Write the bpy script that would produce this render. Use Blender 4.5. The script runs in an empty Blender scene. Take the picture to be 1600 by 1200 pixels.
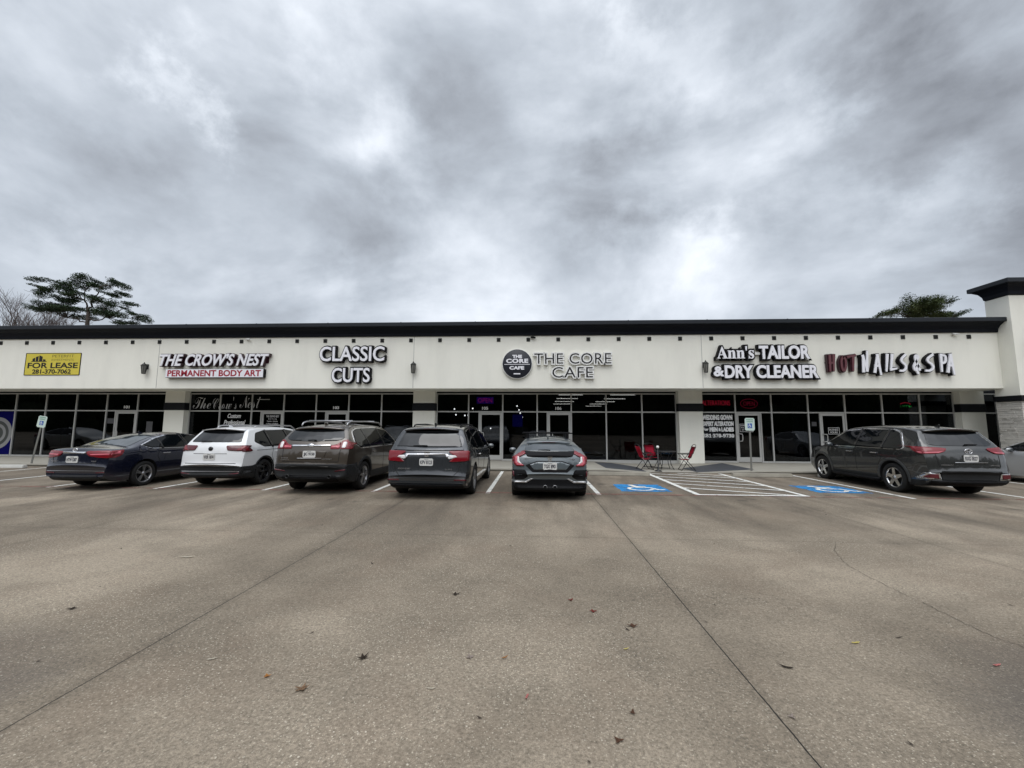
import bpy, bmesh, math, random
from mathutils import Vector, Matrix, noise
from mathutils.bvhtree import BVHTree
R = math.radians
random.seed(7)
SC = bpy.context.scene
COL = SC.collection

# ------------------------------------------------------------------ camera
cam_d = bpy.data.cameras.new("camera")
cam = bpy.data.objects.new("camera", cam_d); COL.objects.link(cam)
cam_d.sensor_width = 36.0
cam_d.lens = 638.3 / 1600 * 36
cam_d.clip_start = 0.05; cam_d.clip_end = 3000
rt = Vector((0.998614, 0.052438, 0.004536)); up = Vector((0.000841, -0.102061, 0.994778)); fw = Vector((-0.052627, 0.993395, 0.101964))
m = Matrix((rt, up, -fw)).transposed().to_4x4(); m.translation = Vector((0, -16.435, 1.592))
cam.matrix_world = m
SC.camera = cam

# ------------------------------------------------------------------ view
SC.view_settings.view_transform = 'Standard'; SC.view_settings.look = 'None'
SC.view_settings.exposure = 0.32; SC.view_settings.gamma = 1.0
SC.cycles.max_bounces = 8; SC.cycles.transparent_max_bounces = 12

# ------------------------------------------------------------------ node helper
class NT:
    def __init__(s, tree): s.t = tree; s.n = tree.nodes; s.l = tree.links
    def new(s, kind, **kw):
        nd = s.n.new(kind)
        for k, v in kw.items():
            if k.startswith('i_'):
                key = k[2:]; key = int(key) if key.isdigit() else key.replace('_', ' ')
                nd.inputs[key].default_value = v
            else: setattr(nd, k, v)
        return nd
    def lk(s, a, b): s.l.new(a, b)
    def math(s, op, a, b=None, clamp=False):
        nd = s.n.new('ShaderNodeMath'); nd.operation = op; nd.use_clamp = clamp
        for i, v in enumerate((a, b)):
            if v is None: continue
            if isinstance(v, (int, float)): nd.inputs[i].default_value = v
            else: s.l.new(v, nd.inputs[i])
        return nd.outputs[0]
    def vmath(s, op, a, b=None, scale=None):
        nd = s.n.new('ShaderNodeVectorMath'); nd.operation = op
        for i, v in enumerate((a, b)):
            if v is None: continue
            if isinstance(v, (tuple, list)): nd.inputs[i].default_value = v
            else: s.l.new(v, nd.inputs[i])
        if scale is not None: nd.inputs['Scale'].default_value = scale
        return nd
    def ramp(s, fac, stops):
        nd = s.n.new('ShaderNodeValToRGB'); cr = nd.color_ramp
        while len(cr.elements) < len(stops): cr.elements.new(0.5)
        for e, (p_, c) in zip(cr.elements, stops):
            e.position = p_; e.color = (c, c, c, 1) if isinstance(c, (int, float)) else (*c, 1)
        s.l.new(fac, nd.inputs[0]); return nd.outputs[0]
    def mixc(s, fac, a, b, mode='MIX'):
        nd = s.n.new('ShaderNodeMix'); nd.data_type = 'RGBA'; nd.blend_type = mode
        for i, v in ((0, fac), (6, a), (7, b)):
            if isinstance(v, (int, float)): nd.inputs[i].default_value = v
            elif isinstance(v, (tuple, list)): nd.inputs[i].default_value = (*v, 1)
            else: s.l.new(v, nd.inputs[i])
        return nd.outputs[2]
    def noise(s, vec, scale, detail=4, rough=0.55, dist=0.0):
        nd = s.n.new('ShaderNodeTexNoise'); nd.inputs['Scale'].default_value = scale
        nd.inputs['Detail'].default_value = detail; nd.inputs['Roughness'].default_value = rough
        nd.inputs['Distortion'].default_value = dist
        if vec is not None: s.l.new(vec, nd.inputs['Vector'])
        return nd

# ------------------------------------------------------------------ sky (overcast, broken cloud deck)
SUN_EL, SUN_AZ = 58, 190            # the sun stands high behind the camera, hidden by cloud
world = bpy.data.worlds.new("World"); SC.world = world; world.use_nodes = True
W = NT(world.node_tree); W.n.clear()
out = W.new('ShaderNodeOutputWorld')
tc = W.new('ShaderNodeTexCoord'); D = W.vmath('NORMALIZE', tc.outputs['Generated']).outputs[0]
sep = W.new('ShaderNodeSeparateXYZ'); W.lk(D, sep.inputs[0])
zz = W.math('ADD', W.math('MAXIMUM', sep.outputs[2], 0.0), 0.30)
pl = W.new('ShaderNodeCombineXYZ')
W.lk(W.math('DIVIDE', sep.outputs[0], zz), pl.inputs[0]); W.lk(W.math('DIVIDE', sep.outputs[1], zz), pl.inputs[1])
PL = pl.outputs[0]
fl = W.vmath('MULTIPLY', D, (1.0, 1.0, 1.9)).outputs[0]
n1 = W.noise(PL, 1.0, 6, 0.55, 0.1); n2 = W.noise(fl, 1.75, 9, 0.54, 0.35); n4 = W.noise(fl, 5.5, 8, 0.56, 0.3); n3 = W.noise(D, 4.5, 9, 0.62, 0.0)
warp = W.vmath('SCALE', W.vmath('SUBTRACT', n3.outputs[1], (0.5, 0.5, 0.5)).outputs[0], scale=0.46).outputs[0]
DW = W.vmath('NORMALIZE', W.vmath('ADD', D, warp).outputs[0]).outputs[0]
CLOUDS = [(0.303, 0.878, 0.371, 6.5, 0.163), (0.347, 0.848, 0.4, 3, 0.118), (0.656, 0.673, 0.342, 4, 0.172), (-0.573, 0.583, 0.576, 2.5, 0.237), (-0.313, 0.751, 0.582, 3.5, 0.158), (-0.248, 0.801, 0.545, 3, 0.079), (0.293, 0.715, 0.635, 6, 0.198), (0.18, 0.674, 0.716, 4, 0.198), (0.449, 0.695, 0.561, 3, 0.094), (-0.464, 0.844, 0.269, 4, 0.118), (-0.051, 0.951, 0.306, 5, 0.118), (-0.232, 0.932, 0.278, 4, 0.079), (-0.398, 0.614, 0.681, 4, 0.118), (-0.771, 0.572, 0.28, 5, 0.118), (-0.7, 0.468, 0.54, 5, 0.079), (0.082, 0.727, 0.682, 8, 0.079), (-0.654, 0.58, 0.486, 4, 0.063), (0.614, 0.623, 0.484, 9, -0.184), (0.545, 0.611, 0.574, 7, -0.084), (0.135, 0.857, 0.497, 6, -0.152), (0.289, 0.824, 0.487, 5, -0.068), (-0.742, 0.566, 0.36, 7, -0.117), (-0.33, 0.848, 0.414, 8, -0.1), (-0.493, 0.758, 0.428, 6, -0.068), (-0.457, 0.662, 0.594, 5, -0.051), (0.715, 0.643, 0.273, 5, -0.1), (-0.194, 0.736, 0.648, 5, -0.084), (0.488, 0.731, 0.476, 6, -0.1), (-0.672, 0.545, 0.502, 4, -0.043), (-0.641, 0.71, 0.291, 6, -0.043), (-0.046, 0.822, 0.568, 5, -0.051)]
acc = None
for (x, y, z, sg, a) in CLOUDS:
    dt = W.vmath('DOT_PRODUCT', DW, Vector((x, y, z)).normalized()[:]).outputs['Value']
    k = 1.0 / (1 - math.cos(R(sg)))
    g = W.math('EXPONENT', W.math('MULTIPLY', W.math('SUBTRACT', dt, 1.0), k))
    g = W.math('MULTIPLY', g, a)
    acc = g if acc is None else W.math('ADD', acc, g)
bil = W.ramp(n2.outputs[0], [(0.30, 0.0), (0.44, 0.10), (0.54, 0.23), (0.72, 0.50)])
base = W.math('ADD', W.math('MULTIPLY', W.math('SUBTRACT', n1.outputs[0], 0.5), 0.16), 0.275)
base = W.math('ADD', base, bil)
base = W.math('ADD', base, W.math('MULTIPLY', W.math('SUBTRACT', n4.outputs[0], 0.5), 0.24))
base = W.math('ADD', base, acc)
lum = W.math('ADD', W.math('MULTIPLY', W.math('MAXIMUM', base, 0.0), 0.86), 0.055)
# the deck is brighter overhead and towards the hidden sun behind the camera
sd = W.vmath('DOT_PRODUCT', D, Vector((0.05, -0.80, 0.62)).normalized()[:]).outputs['Value']
glow = W.math('MULTIPLY', W.math('POWER', W.math('MAXIMUM', sd, 0.0), 2.0), 1.35)
zen = W.math('MULTIPLY', W.math('POWER', W.math('MAXIMUM', sep.outputs[2], 0.0), 8.0), 3.0)
mult = W.math('ADD', W.math('ADD', glow, zen), 1.0)
lum = W.math('MULTIPLY', lum, mult)
tint = W.ramp(lum, [(0.12, (0.90, 0.955, 1.075)), (0.45, (0.885, 0.97, 1.085)), (0.85, (0.945, 0.99, 1.06))])
colr = W.vmath('MULTIPLY', tint, (1, 1, 1)).outputs[0]
sc_ = W.n.new('ShaderNodeVectorMath'); sc_.operation = 'SCALE'; W.lk(colr, sc_.inputs[0]); W.lk(lum, sc_.inputs['Scale'])
bgc = W.new('ShaderNodeBackground'); W.lk(sc_.outputs[0], bgc.inputs[0]); bgc.inputs[1].default_value = 1.10
sky = W.new('ShaderNodeTexSky', sky_type='NISHITA', sun_disc=False, sun_elevation=R(SUN_EL), sun_rotation=R(SUN_AZ))
bgs = W.new('ShaderNodeBackground'); W.lk(sky.outputs[0], bgs.inputs[0]); bgs.inputs[1].default_value = 0.06
mx = W.new('ShaderNodeMixShader'); mx.inputs[0].default_value = 0.93
W.lk(bgs.outputs[0], mx.inputs[1]); W.lk(bgc.outputs[0], mx.inputs[2]); W.lk(mx.outputs[0], out.inputs[0])
try:
    world.cycles.sampling_method = 'MANUAL'; world.cycles.sample_map_resolution = 512
except Exception: pass

sl = bpy.data.lights.new("sun", 'SUN'); sl.energy = 0.9; sl.angle = R(40); sl.color = (1.0, 0.975, 0.94)
so = bpy.data.objects.new("sun", sl); COL.objects.link(so)
sdir = Vector((math.sin(R(SUN_AZ)) * math.cos(R(SUN_EL)), math.cos(R(SUN_AZ)) * math.cos(R(SUN_EL)), math.sin(R(SUN_EL))))
so.rotation_euler = sdir.to_track_quat('Z', 'Y').to_euler(); so.location = (0, -20, 30)

# ------------------------------------------------------------------ object helpers
def link(o, parent=None):
    COL.objects.link(o)
    if parent is not None: o.parent = parent
    return o
def tag(o, label=None, cat=None, group=None, kind=None):
    if label: o['label'] = label
    if cat: o['category'] = cat
    if group: o['group'] = group
    if kind: o['kind'] = kind
    return o
def thing(name, label, cat, loc=(0, 0, 0), rz=0.0, group=None):
    o = bpy.data.objects.new(name, None); o.empty_display_size = 0.3
    o.location = loc; o.rotation_euler = (0, 0, rz)
    link(o); tag(o, label, cat, group); return o
def mesh_obj(name, bm, mats, parent=None, smooth=False, sharp=None):
    if smooth:
        for f in bm.faces: f.smooth = True
        if sharp is not None:
            for e in bm.edges:
                if len(e.link_faces) == 2 and e.calc_face_angle(0) > R(sharp): e.smooth = False
    me = bpy.data.meshes.new(name); bm.to_mesh(me); bm.free()
    for mt in (mats if isinstance(mats, (list, tuple)) else [mats]): me.materials.append(mt)
    o = bpy.data.objects.new(name, me); link(o, parent); return o
def box(bm, x0, x1, y0, y1, z0, z1, mi=0, mat=None):
    vs = [bm.verts.new((x, y, z)) for z in (z0, z1) for y in (y0, y1) for x in (x0, x1)]
    if mat is not None:
        for v in vs: v.co = mat @ v.co
    fs = [bm.faces.new([vs[i] for i in q]) for q in ((0, 2, 3, 1), (4, 5, 7, 6), (0, 1, 5, 4), (2, 6, 7, 3), (0, 4, 6, 2), (1, 3, 7, 5))]
    for f in fs: f.material_index = mi
    return vs
def bbox_obj(name, dims, mat, parent=None, bev=0.0, seg=2):
    bm = bmesh.new(); box(bm, *dims)
    if bev: bmesh.ops.bevel(bm, geom=bm.edges[:], offset=bev, segments=seg, affect='EDGES', profile=0.6)
    return mesh_obj(name, bm, mat, parent)
def tube(bm, pts, rad, n=8, cap=True, mi=0):
    pts = [Vector(p_) for p_ in pts]; rings = []
    rads = rad if isinstance(rad, (list, tuple)) else [rad] * len(pts)
    prev = None
    for i, p_ in enumerate(pts):
        t = (pts[min(i + 1, len(pts) - 1)] - pts[max(i - 1, 0)])
        t = t.normalized() if t.length > 1e-9 else Vector((0, 0, 1))
        a = prev if prev is not None else (Vector((1, 0, 0)) if abs(t.x) < 0.9 else Vector((0, 1, 0)))
        b = t.cross(a); 
        if b.length < 1e-6: b = t.cross(Vector((0, 1, 0.3)))
        b.normalize(); a = b.cross(t).normalized(); prev = a
        rings.append([bm.verts.new(p_ + (a * math.cos(2 * math.pi * k / n) + b * math.sin(2 * math.pi * k / n)) * rads[i]) for k in range(n)])
    for r0, r1 in zip(rings, rings[1:]):
        for k in range(n):
            f = bm.faces.new((r0[k], r0[(k + 1) % n], r1[(k + 1) % n], r1[k])); f.material_index = mi; f.smooth = True
    if cap:
        f = bm.faces.new(rings[0][::-1]); f.material_index = mi
        f = bm.faces.new(rings[-1]); f.material_index = mi
def lathe(bm, prof, n=24, axis='z', center=(0, 0, 0), mi=0, closed=False):
    c = Vector(center); rings = []
    for (r, h) in prof:
        ring = []
        for k in range(n):
            a = 2 * math.pi * k / n; u, v = r * math.cos(a), r * math.sin(a)
            co = {'z': (u, v, h), 'x': (h, u, v), 'y': (u, h, v)}[axis]
            ring.append(bm.verts.new(c + Vector(co)))
        rings.append(ring)
    prs = list(zip(rings, rings[1:])) + ([(rings[-1], rings[0])] if closed else [])
    for r0, r1 in prs:
        for k in range(n):
            f = bm.faces.new((r0[k], r0[(k + 1) % n], r1[(k + 1) % n], r1[k])); f.material_index = mi; f.smooth = True
    return rings
def prism(bm, poly, a0, a1, plane='xz', mi=0):
    """extrude a 2-D outline; plane 'xz' -> along y, 'yz' -> along x, 'xy' -> along z"""
    def co(p_, a): return {'xz': (p_[0], a, p_[1]), 'yz': (a, p_[0], p_[1]), 'xy': (p_[0], p_[1], a)}[plane]
    v0 = [bm.verts.new(co(q, a0)) for q in poly]; v1 = [bm.verts.new(co(q, a1)) for q in poly]
    n = len(poly); fs = [bm.faces.new(v0[::-1]), bm.faces.new(v1)]
    for i in range(n): fs.append(bm.faces.new((v0[i], v0[(i + 1) % n], v1[(i + 1) % n], v1[i])))
    for f in fs: f.material_index = mi
    return fs

# ------------------------------------------------------------------ materials
def mat(name, color, rough=0.6, metal=0.0, spec=0.5, emit=None, estr=0.0, coat=0.0, ior=None):
    mm = bpy.data.materials.new(name); mm.use_nodes = True
    b = mm.node_tree.nodes['Principled BSDF']
    b.inputs['Base Color'].default_value = (*color, 1); b.inputs['Roughness'].default_value = rough
    b.inputs['Metallic'].default_value = metal; b.inputs['Specular IOR Level'].default_value = spec
    if ior: b.inputs['IOR'].default_value = ior
    if coat: b.inputs['Coat Weight'].default_value = coat; b.inputs['Coat Roughness'].default_value = 0.03
    if emit: b.inputs['Emission Color'].default_value = (*emit, 1); b.inputs['Emission Strength'].default_value = estr
    return mm
def rough_mat(name, color, rough=0.8, var=0.12, scale=6.0, bump=0.15, bscale=120.0, spec=0.3, streak=0.0, dist=0.004):
    mm = mat(name, color, rough, spec=spec); N = NT(mm.node_tree); b = N.n['Principled BSDF']
    co = N.new('ShaderNodeTexCoord').outputs['Object']
    na = N.noise(co, scale, 5, 0.6); 
    f = N.math('ADD', N.math('MULTIPLY', N.math('SUBTRACT', na.outputs[0], 0.5), 2 * var), 1.0)
    if streak:
        mp = N.new('ShaderNodeMapping'); mp.inputs['Scale'].default_value = (0.9, 0.9, 0.22); N.lk(co, mp.inputs[0])
        ns = N.noise(mp.outputs[0], 1.6, 5, 0.65)
        st = N.ramp(ns.outputs[0], [(0.45, 1.0), (0.75, 1.0 - streak)]); f = N.math('MULTIPLY', f, st)
    v = N.n.new('ShaderNodeVectorMath'); v.operation = 'SCALE'; v.inputs[0].default_value = color; N.lk(f, v.inputs['Scale'])
    N.lk(v.outputs[0], b.inputs['Base Color'])
    if bump:
        nb = N.noise(co, bscale, 3, 0.6); bp = N.new('ShaderNodeBump'); bp.inputs['Strength'].default_value = bump
        bp.inputs['Distance'].default_value = dist; N.lk(nb.outputs[0], bp.inputs['Height']); N.lk(bp.outputs[0], b.inputs['Normal'])
    return mm
M = {}
M['stucco'] = rough_mat('cream_stucco', (0.80, 0.79, 0.715), 0.9, 0.045, 0.5, 0.35, 90, streak=0.08)
M['cornice'] = rough_mat('charcoal_navy_paint', (0.0045, 0.006, 0.0105), 0.6, 0.2, 1.2, 0.1, 60, spec=0.15)
M['cap'] = rough_mat('dark_metal_coping', (0.014, 0.017, 0.022), 0.5, 0.15, 1.0, 0.05, 40, spec=0.25)
M['band'] = rough_mat('dark_band_paint', (0.006, 0.007, 0.009), 0.6, 0.15, 2.0, 0.1, 60, spec=0.2)
M['alu'] = mat('brushed_aluminium', (0.50, 0.50, 0.485), 0.42, 0.35)
M['alu_dark'] = mat('dull_aluminium', (0.30, 0.30, 0.30), 0.5, 0.3)
M['sidewalk'] = rough_mat('sidewalk_concrete', (0.30, 0.285, 0.245), 0.85, 0.22, 1.3, 0.3, 90)
M['kerb'] = rough_mat('kerb_concrete', (0.24, 0.225, 0.19), 0.85, 0.3, 2.5, 0.35, 60)
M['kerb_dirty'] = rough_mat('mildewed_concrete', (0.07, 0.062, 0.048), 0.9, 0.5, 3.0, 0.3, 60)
M['wheelstop'] = rough_mat('wheel_stop_concrete', (0.30, 0.28, 0.235), 0.85, 0.35, 3.5, 0.4, 50)
M['wheelstop_pale'] = rough_mat('painted_wheel_stop', (0.52, 0.52, 0.49), 0.8, 0.15, 3.5, 0.3, 50)
M['ramp_grey'] = rough_mat('dark_ramp_paint', (0.058, 0.062, 0.07), 0.7, 0.2, 2.0, 0.3, 70)
M['paint_white'] = rough_mat('worn_white_road_paint', (0.66, 0.66, 0.62), 0.7, 0.22, 3.5, 0.3, 90)
M['paint_blue'] = rough_mat('worn_blue_road_paint', (0.018, 0.195, 0.46), 0.65, 0.35, 3.0, 0.3, 90)
M['paint_red'] = rough_mat('faded_red_road_paint', (0.23, 0.105, 0.085), 0.8, 0.35, 3.0, 0.3, 90)
M['black'] = mat('black_plastic', (0.005, 0.005, 0.006), 0.6, spec=0.15)
M['black_gloss'] = mat('black_gloss', (0.006, 0.006, 0.007), 0.12)
M['black_soft'] = mat('black_vinyl', (0.006, 0.006, 0.008), 0.75)
M['hole'] = mat('vent_recess_black', (0.006, 0.007, 0.006), 0.9)
M['vent'] = mat('vent_bronze', (0.020, 0.021, 0.018), 0.6)
M['white_face'] = mat('white_acrylic_face', (0.78, 0.78, 0.82), 0.35)
M['white'] = mat('white_paint', (0.75, 0.75, 0.73), 0.5)
M['white_vinyl'] = mat('white_vinyl', (0.85, 0.85, 0.85), 0.6)
M['grey_vinyl'] = mat('frosted_vinyl', (0.50, 0.50, 0.51), 0.7)
M['sign_red'] = mat('red_vinyl', (0.30, 0.006, 0.022), 0.5)
M['dark_red'] = mat('oxblood_return', (0.030, 0.004, 0.010), 0.45)
M['dull_red'] = mat('unlit_red_acrylic', (0.115, 0.034, 0.042), 0.4)
M['yellow'] = rough_mat('yellow_banner', (0.62, 0.52, 0.07), 0.6, 0.12, 2.5, 0.2, 8, dist=0.01)
M['navy'] = mat('navy_black_acrylic', (0.008, 0.010, 0.018), 0.4)
M['stone'] = rough_mat('ledge_stone', (0.60, 0.575, 0.53), 0.9, 0.30, 2.2, 0.7, 28, dist=0.02)
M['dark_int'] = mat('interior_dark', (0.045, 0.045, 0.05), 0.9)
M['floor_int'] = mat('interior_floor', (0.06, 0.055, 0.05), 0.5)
M['lamp_on'] = mat('lit_tube', (1, 1, 1), 0.5, emit=(1.0, 0.90, 0.74), estr=4.5)
M['bulb_on'] = mat('lit_bulb', (1, 1, 1), 0.5, emit=(1.0, 0.93, 0.82), estr=14)
M['neon_red'] = mat('red_neon_tube', (0.4, 0.02, 0.03), 0.4, emit=(1.0, 0.03, 0.07), estr=3.2)
M['neon_dim'] = mat('dim_red_neon_tube', (0.3, 0.01, 0.03), 0.4, emit=(1.0, 0.02, 0.10), estr=1.2)
M['neon_pink'] = mat('red_violet_neon', (0.3, 0.01, 0.08), 0.4, emit=(0.9, 0.03, 0.22), estr=2.2)
M['neon_violet'] = mat('violet_neon_halo', (0.02, 0.005, 0.08), 0.5, emit=(0.10, 0.02, 0.55), estr=0.55)
M['neon_green'] = mat('green_neon', (0.02, 0.3, 0.05), 0.4, emit=(0.08, 0.9, 0.15), estr=1.4)
M['blue_int'] = mat('blue_poster', (0.004, 0.004, 0.085), 0.9, spec=0.05)
M['blue_screen'] = mat('blue_lit_screen', (0.01, 0.01, 0.1), 0.5, emit=(0.02, 0.015, 0.35), estr=0.5)
M['galv'] = rough_mat('galvanised_post', (0.17, 0.17, 0.155), 0.55, 0.25, 6, 0.1, 60)
M['sign_pale'] = mat('pale_sign_face', (0.55, 0.66, 0.60), 0.5)
M['sign_blue'] = mat('sign_blue', (0.010, 0.090, 0.36), 0.5)
M['sign_green'] = mat('sign_green', (0.05, 0.26, 0.16), 0.5)
M['fabric_red'] = rough_mat('red_sling_fabric', (0.42, 0.014, 0.042), 0.85, 0.1, 30, 0.3, 300)
M['black_metal'] = mat('black_powdercoat', (0.010, 0.010, 0.011), 0.4)
M['bark'] = rough_mat('dark_bark', (0.055, 0.045, 0.038), 0.95, 0.3, 4, 0.5, 20)
M['bark_grey'] = rough_mat('bare_twig_bark', (0.115, 0.095, 0.09), 0.95, 0.3, 4, 0.3, 20)
def wear(key, amount, scale=7.0):
    mm = M[key]; N = NT(mm.node_tree); b = N.n['Principled BSDF']; o = [q for q in N.n if q.type == 'OUTPUT_MATERIAL'][0]
    co = N.new('ShaderNodeTexCoord').outputs['Object']; a = N.noise(co, scale, 6, 0.7); c_ = N.noise(co, 60, 3, 0.7)
    f = N.math('ADD', N.math('MULTIPLY', a.outputs[0], 0.7), N.math('MULTIPLY', c_.outputs[0], 0.3))
    k = N.ramp(f, [(0.5 + amount - 0.05, 1.0), (0.5 + amount + 0.06, 0.0)])
    tr = N.new('ShaderNodeBsdfTransparent'); mxx = N.new('ShaderNodeMixShader'); N.lk(k, mxx.inputs[0]); N.lk(tr.outputs[0], mxx.inputs[1]); N.lk(b.outputs[0], mxx.inputs[2]); N.lk(mxx.outputs[0], o.inputs[0])
wear('paint_white', 0.075); wear('paint_blue', 0.05, 3.5); wear('paint_red', 0.0, 3.0)
def leaf_mat(name, c0, c1, sc):
    mm = mat(name, c0, 0.75, spec=0.2); N = NT(mm.node_tree); b = N.n['Principled BSDF']
    co = N.new('ShaderNodeTexCoord').outputs['Object']
    na = N.noise(co, sc, 3, 0.6); N.lk(N.mixc(N.ramp(na.outputs[0], [(0.35, 0.0), (0.68, 1.0)]), c0, c1), b.inputs['Base Color']); return mm
M['needles'] = leaf_mat('pine_needles', (0.042, 0.068, 0.042), (0.085, 0.125, 0.066), 0.9)
M['oakleaf'] = leaf_mat('dark_evergreen_leaves', (0.038, 0.060, 0.026), (0.12, 0.145, 0.055), 0.8)
M['unseenwood'] = leaf_mat('unseen_wood_leaves', (0.02, 0.03, 0.016), (0.045, 0.06, 0.028), 0.2)

def glass_mat(name, tint, extra=0.0, rough=0.0):
    mm = bpy.data.materials.new(name); mm.use_nodes = True; N = NT(mm.node_tree); N.n.clear()
    o = N.new('ShaderNodeOutputMaterial'); tr = N.new('ShaderNodeBsdfTransparent'); tr.inputs[0].default_value = (*tint, 1)
    gl = N.new('ShaderNodeBsdfGlossy'); gl.inputs['Roughness'].default_value = rough; gl.inputs[0].default_value = (0.9, 0.95, 1.0, 1)
    fr = N.new('ShaderNodeFresnel'); fr.inputs[0].default_value = 1.42
    mxx = N.new('ShaderNodeMixShader'); N.lk(N.math('ADD', fr.outputs[0], extra, True), mxx.inputs[0])
    N.lk(tr.outputs[0], mxx.inputs[1]); N.lk(gl.outputs[0], mxx.inputs[2]); N.lk(mxx.outputs[0], o.inputs[0]); return mm
M['glass'] = glass_mat('tinted_storefront_glass', (0.25, 0.265, 0.285))
M['glass_blue'] = glass_mat('blue_tinted_glass', (0.05, 0.07, 0.11), 0.0)

# concrete of the lot: aggregate flecks, stains, tyre marks, saw-cut joints
def lot_material():
    mm = mat('weathered_lot_concrete', (0.2, 0.18, 0.16), 0.9, spec=0.25); N = NT(mm.node_tree); b = N.n['Principled BSDF']
    co = N.new('ShaderNodeTexCoord').outputs['Object']; sp = N.new('ShaderNodeSeparateXYZ'); N.lk(co, sp.inputs[0])
    X, Y = sp.outputs[0], sp.outputs[1]
    big = N.noise(co, 0.22, 6, 0.6, 0.4); med = N.noise(co, 1.1, 6, 0.62); fine = N.noise(co, 55, 4, 0.7); grit = N.noise(co, 210, 2, 0.7)
    c = N.mixc(N.ramp(big.outputs[0], [(0.40, 0.0), (0.60, 1.0)]), (0.159, 0.132, 0.099), (0.280, 0.235, 0.178))
    c = N.mixc(N.ramp(med.outputs[0], [(0.46, 0.0), (0.68, 0.42)]), c, (0.105, 0.088, 0.066))
    # grit of the exposed surface
    c = N.mixc(0.85, c, N.ramp(fine.outputs[0], [(0.30, 0.44), (0.5, 1.0), (0.70, 1.42)]), 'MULTIPLY')
    c = N.mixc(0.45, c, N.ramp(N.noise(co, 22, 4, 0.7).outputs[0], [(0.32, 0.6), (0.5, 1.0), (0.68, 1.4)]), 'MULTIPLY')
    c = N.mixc(0.7, c, N.ramp(grit.outputs[0], [(0.3, 0.5), (0.5, 1.0), (0.7, 1.4)]), 'MULTIPLY')
    c = N.mixc(N.ramp(N.noise(co, 0.75, 5, 0.65).outputs[0], [(0.50, 0.0), (0.66, 0.20)]), c, (0.165, 0.115, 0.08))
    # pale aggregate stones, two sizes, each with its own tone
    def stones(scale, thr, soft, keep, col, pres):
        v = N.n.new('ShaderNodeTexVoronoi'); v.inputs['Scale'].default_value = scale; v.inputs['Randomness'].default_value = 1.0
        nz = N.noise(co, scale * 1.7, 2, 0.5)
        wv = N.vmath('ADD', co, N.vmath('SCALE', nz.outputs[1], scale=0.55 / scale).outputs[0]).outputs[0]
        N.lk(wv, v.inputs['Vector'])
        cs = N.new('ShaderNodeSeparateColor'); N.lk(v.outputs['Color'], cs.inputs[0])
        inside = N.ramp(v.outputs['Distance'], [(thr, 1.0), (thr + soft, 0.0)])
        sel = N.ramp(cs.outputs[0], [(1 - keep, 0.0), (1 - keep + 0.02, 1.0)])
        return N.math('MULTIPLY', N.math('MULTIPLY', inside, sel), N.math('MULTIPLY', pres, N.math('ADD', N.math('MULTIPLY', cs.outputs[1], 0.6), 0.4)))
    wear = N.ramp(N.noise(co, 0.5, 5, 0.6).outputs[0], [(0.36, 0.25), (0.62, 1.0)])
    s1 = stones(95, 0.36, 0.12, 0.17, None, wear); s2 = stones(54, 0.24, 0.09, 0.07, None, wear)
    c = N.mixc(N.math('MULTIPLY', s1, 0.75), c, (0.60, 0.54, 0.43)); c = N.mixc(N.math('MULTIPLY', s2, 0.8), c, (0.68, 0.62, 0.51))
    # drive aisle edge: rubber and oil smears in the mouth of the bays, streaked along the bays
    mp = N.new('ShaderNodeMapping'); mp.inputs['Scale'].default_value = (1.5, 0.28, 1); N.lk(co, mp.inputs[0])
    sm = N.noise(mp.outputs[0], 1.0, 5, 0.65)
    zone = N.math('MULTIPLY', N.ramp(N.math('DIVIDE', N.math('ADD', Y, 12.0), 12.0), [(0.0, 0.0), (0.36, 0.75), (0.62, 1.0), (1.0, 0.8)]), 1.0)
    smf = N.math('MULTIPLY', N.ramp(sm.outputs[0], [(0.42, 0.0), (0.64, 0.72)]), zone)
    c = N.mixc(smf, c, (0.055, 0.044, 0.035))
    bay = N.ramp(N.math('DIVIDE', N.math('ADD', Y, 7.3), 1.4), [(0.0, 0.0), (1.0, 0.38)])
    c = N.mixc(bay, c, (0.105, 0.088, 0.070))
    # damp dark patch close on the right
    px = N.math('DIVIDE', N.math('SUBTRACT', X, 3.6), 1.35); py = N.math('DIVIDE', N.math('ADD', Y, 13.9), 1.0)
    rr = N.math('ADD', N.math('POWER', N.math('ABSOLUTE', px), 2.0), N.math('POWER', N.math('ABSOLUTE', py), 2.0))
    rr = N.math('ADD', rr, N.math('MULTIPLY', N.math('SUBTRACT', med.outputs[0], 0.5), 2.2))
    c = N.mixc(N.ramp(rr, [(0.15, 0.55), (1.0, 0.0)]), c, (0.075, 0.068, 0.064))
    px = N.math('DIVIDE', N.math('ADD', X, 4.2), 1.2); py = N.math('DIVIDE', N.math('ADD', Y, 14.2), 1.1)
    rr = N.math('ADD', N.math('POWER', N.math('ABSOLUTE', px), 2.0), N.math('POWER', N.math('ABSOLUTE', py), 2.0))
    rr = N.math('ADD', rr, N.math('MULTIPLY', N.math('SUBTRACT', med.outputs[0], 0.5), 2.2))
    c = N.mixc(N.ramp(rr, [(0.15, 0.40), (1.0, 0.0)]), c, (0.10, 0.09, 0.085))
    # hairline map cracking
    vc = N.n.new('ShaderNodeTexVoronoi'); vc.feature = 'DISTANCE_TO_EDGE'; vc.inputs['Scale'].default_value = 0.33
    N.lk(N.vmath('ADD', co, N.vmath('SCALE', N.noise(co, 1.3, 6, 0.7).outputs[1], scale=1.3).outputs[0]).outputs[0], vc.inputs['Vector'])
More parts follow.
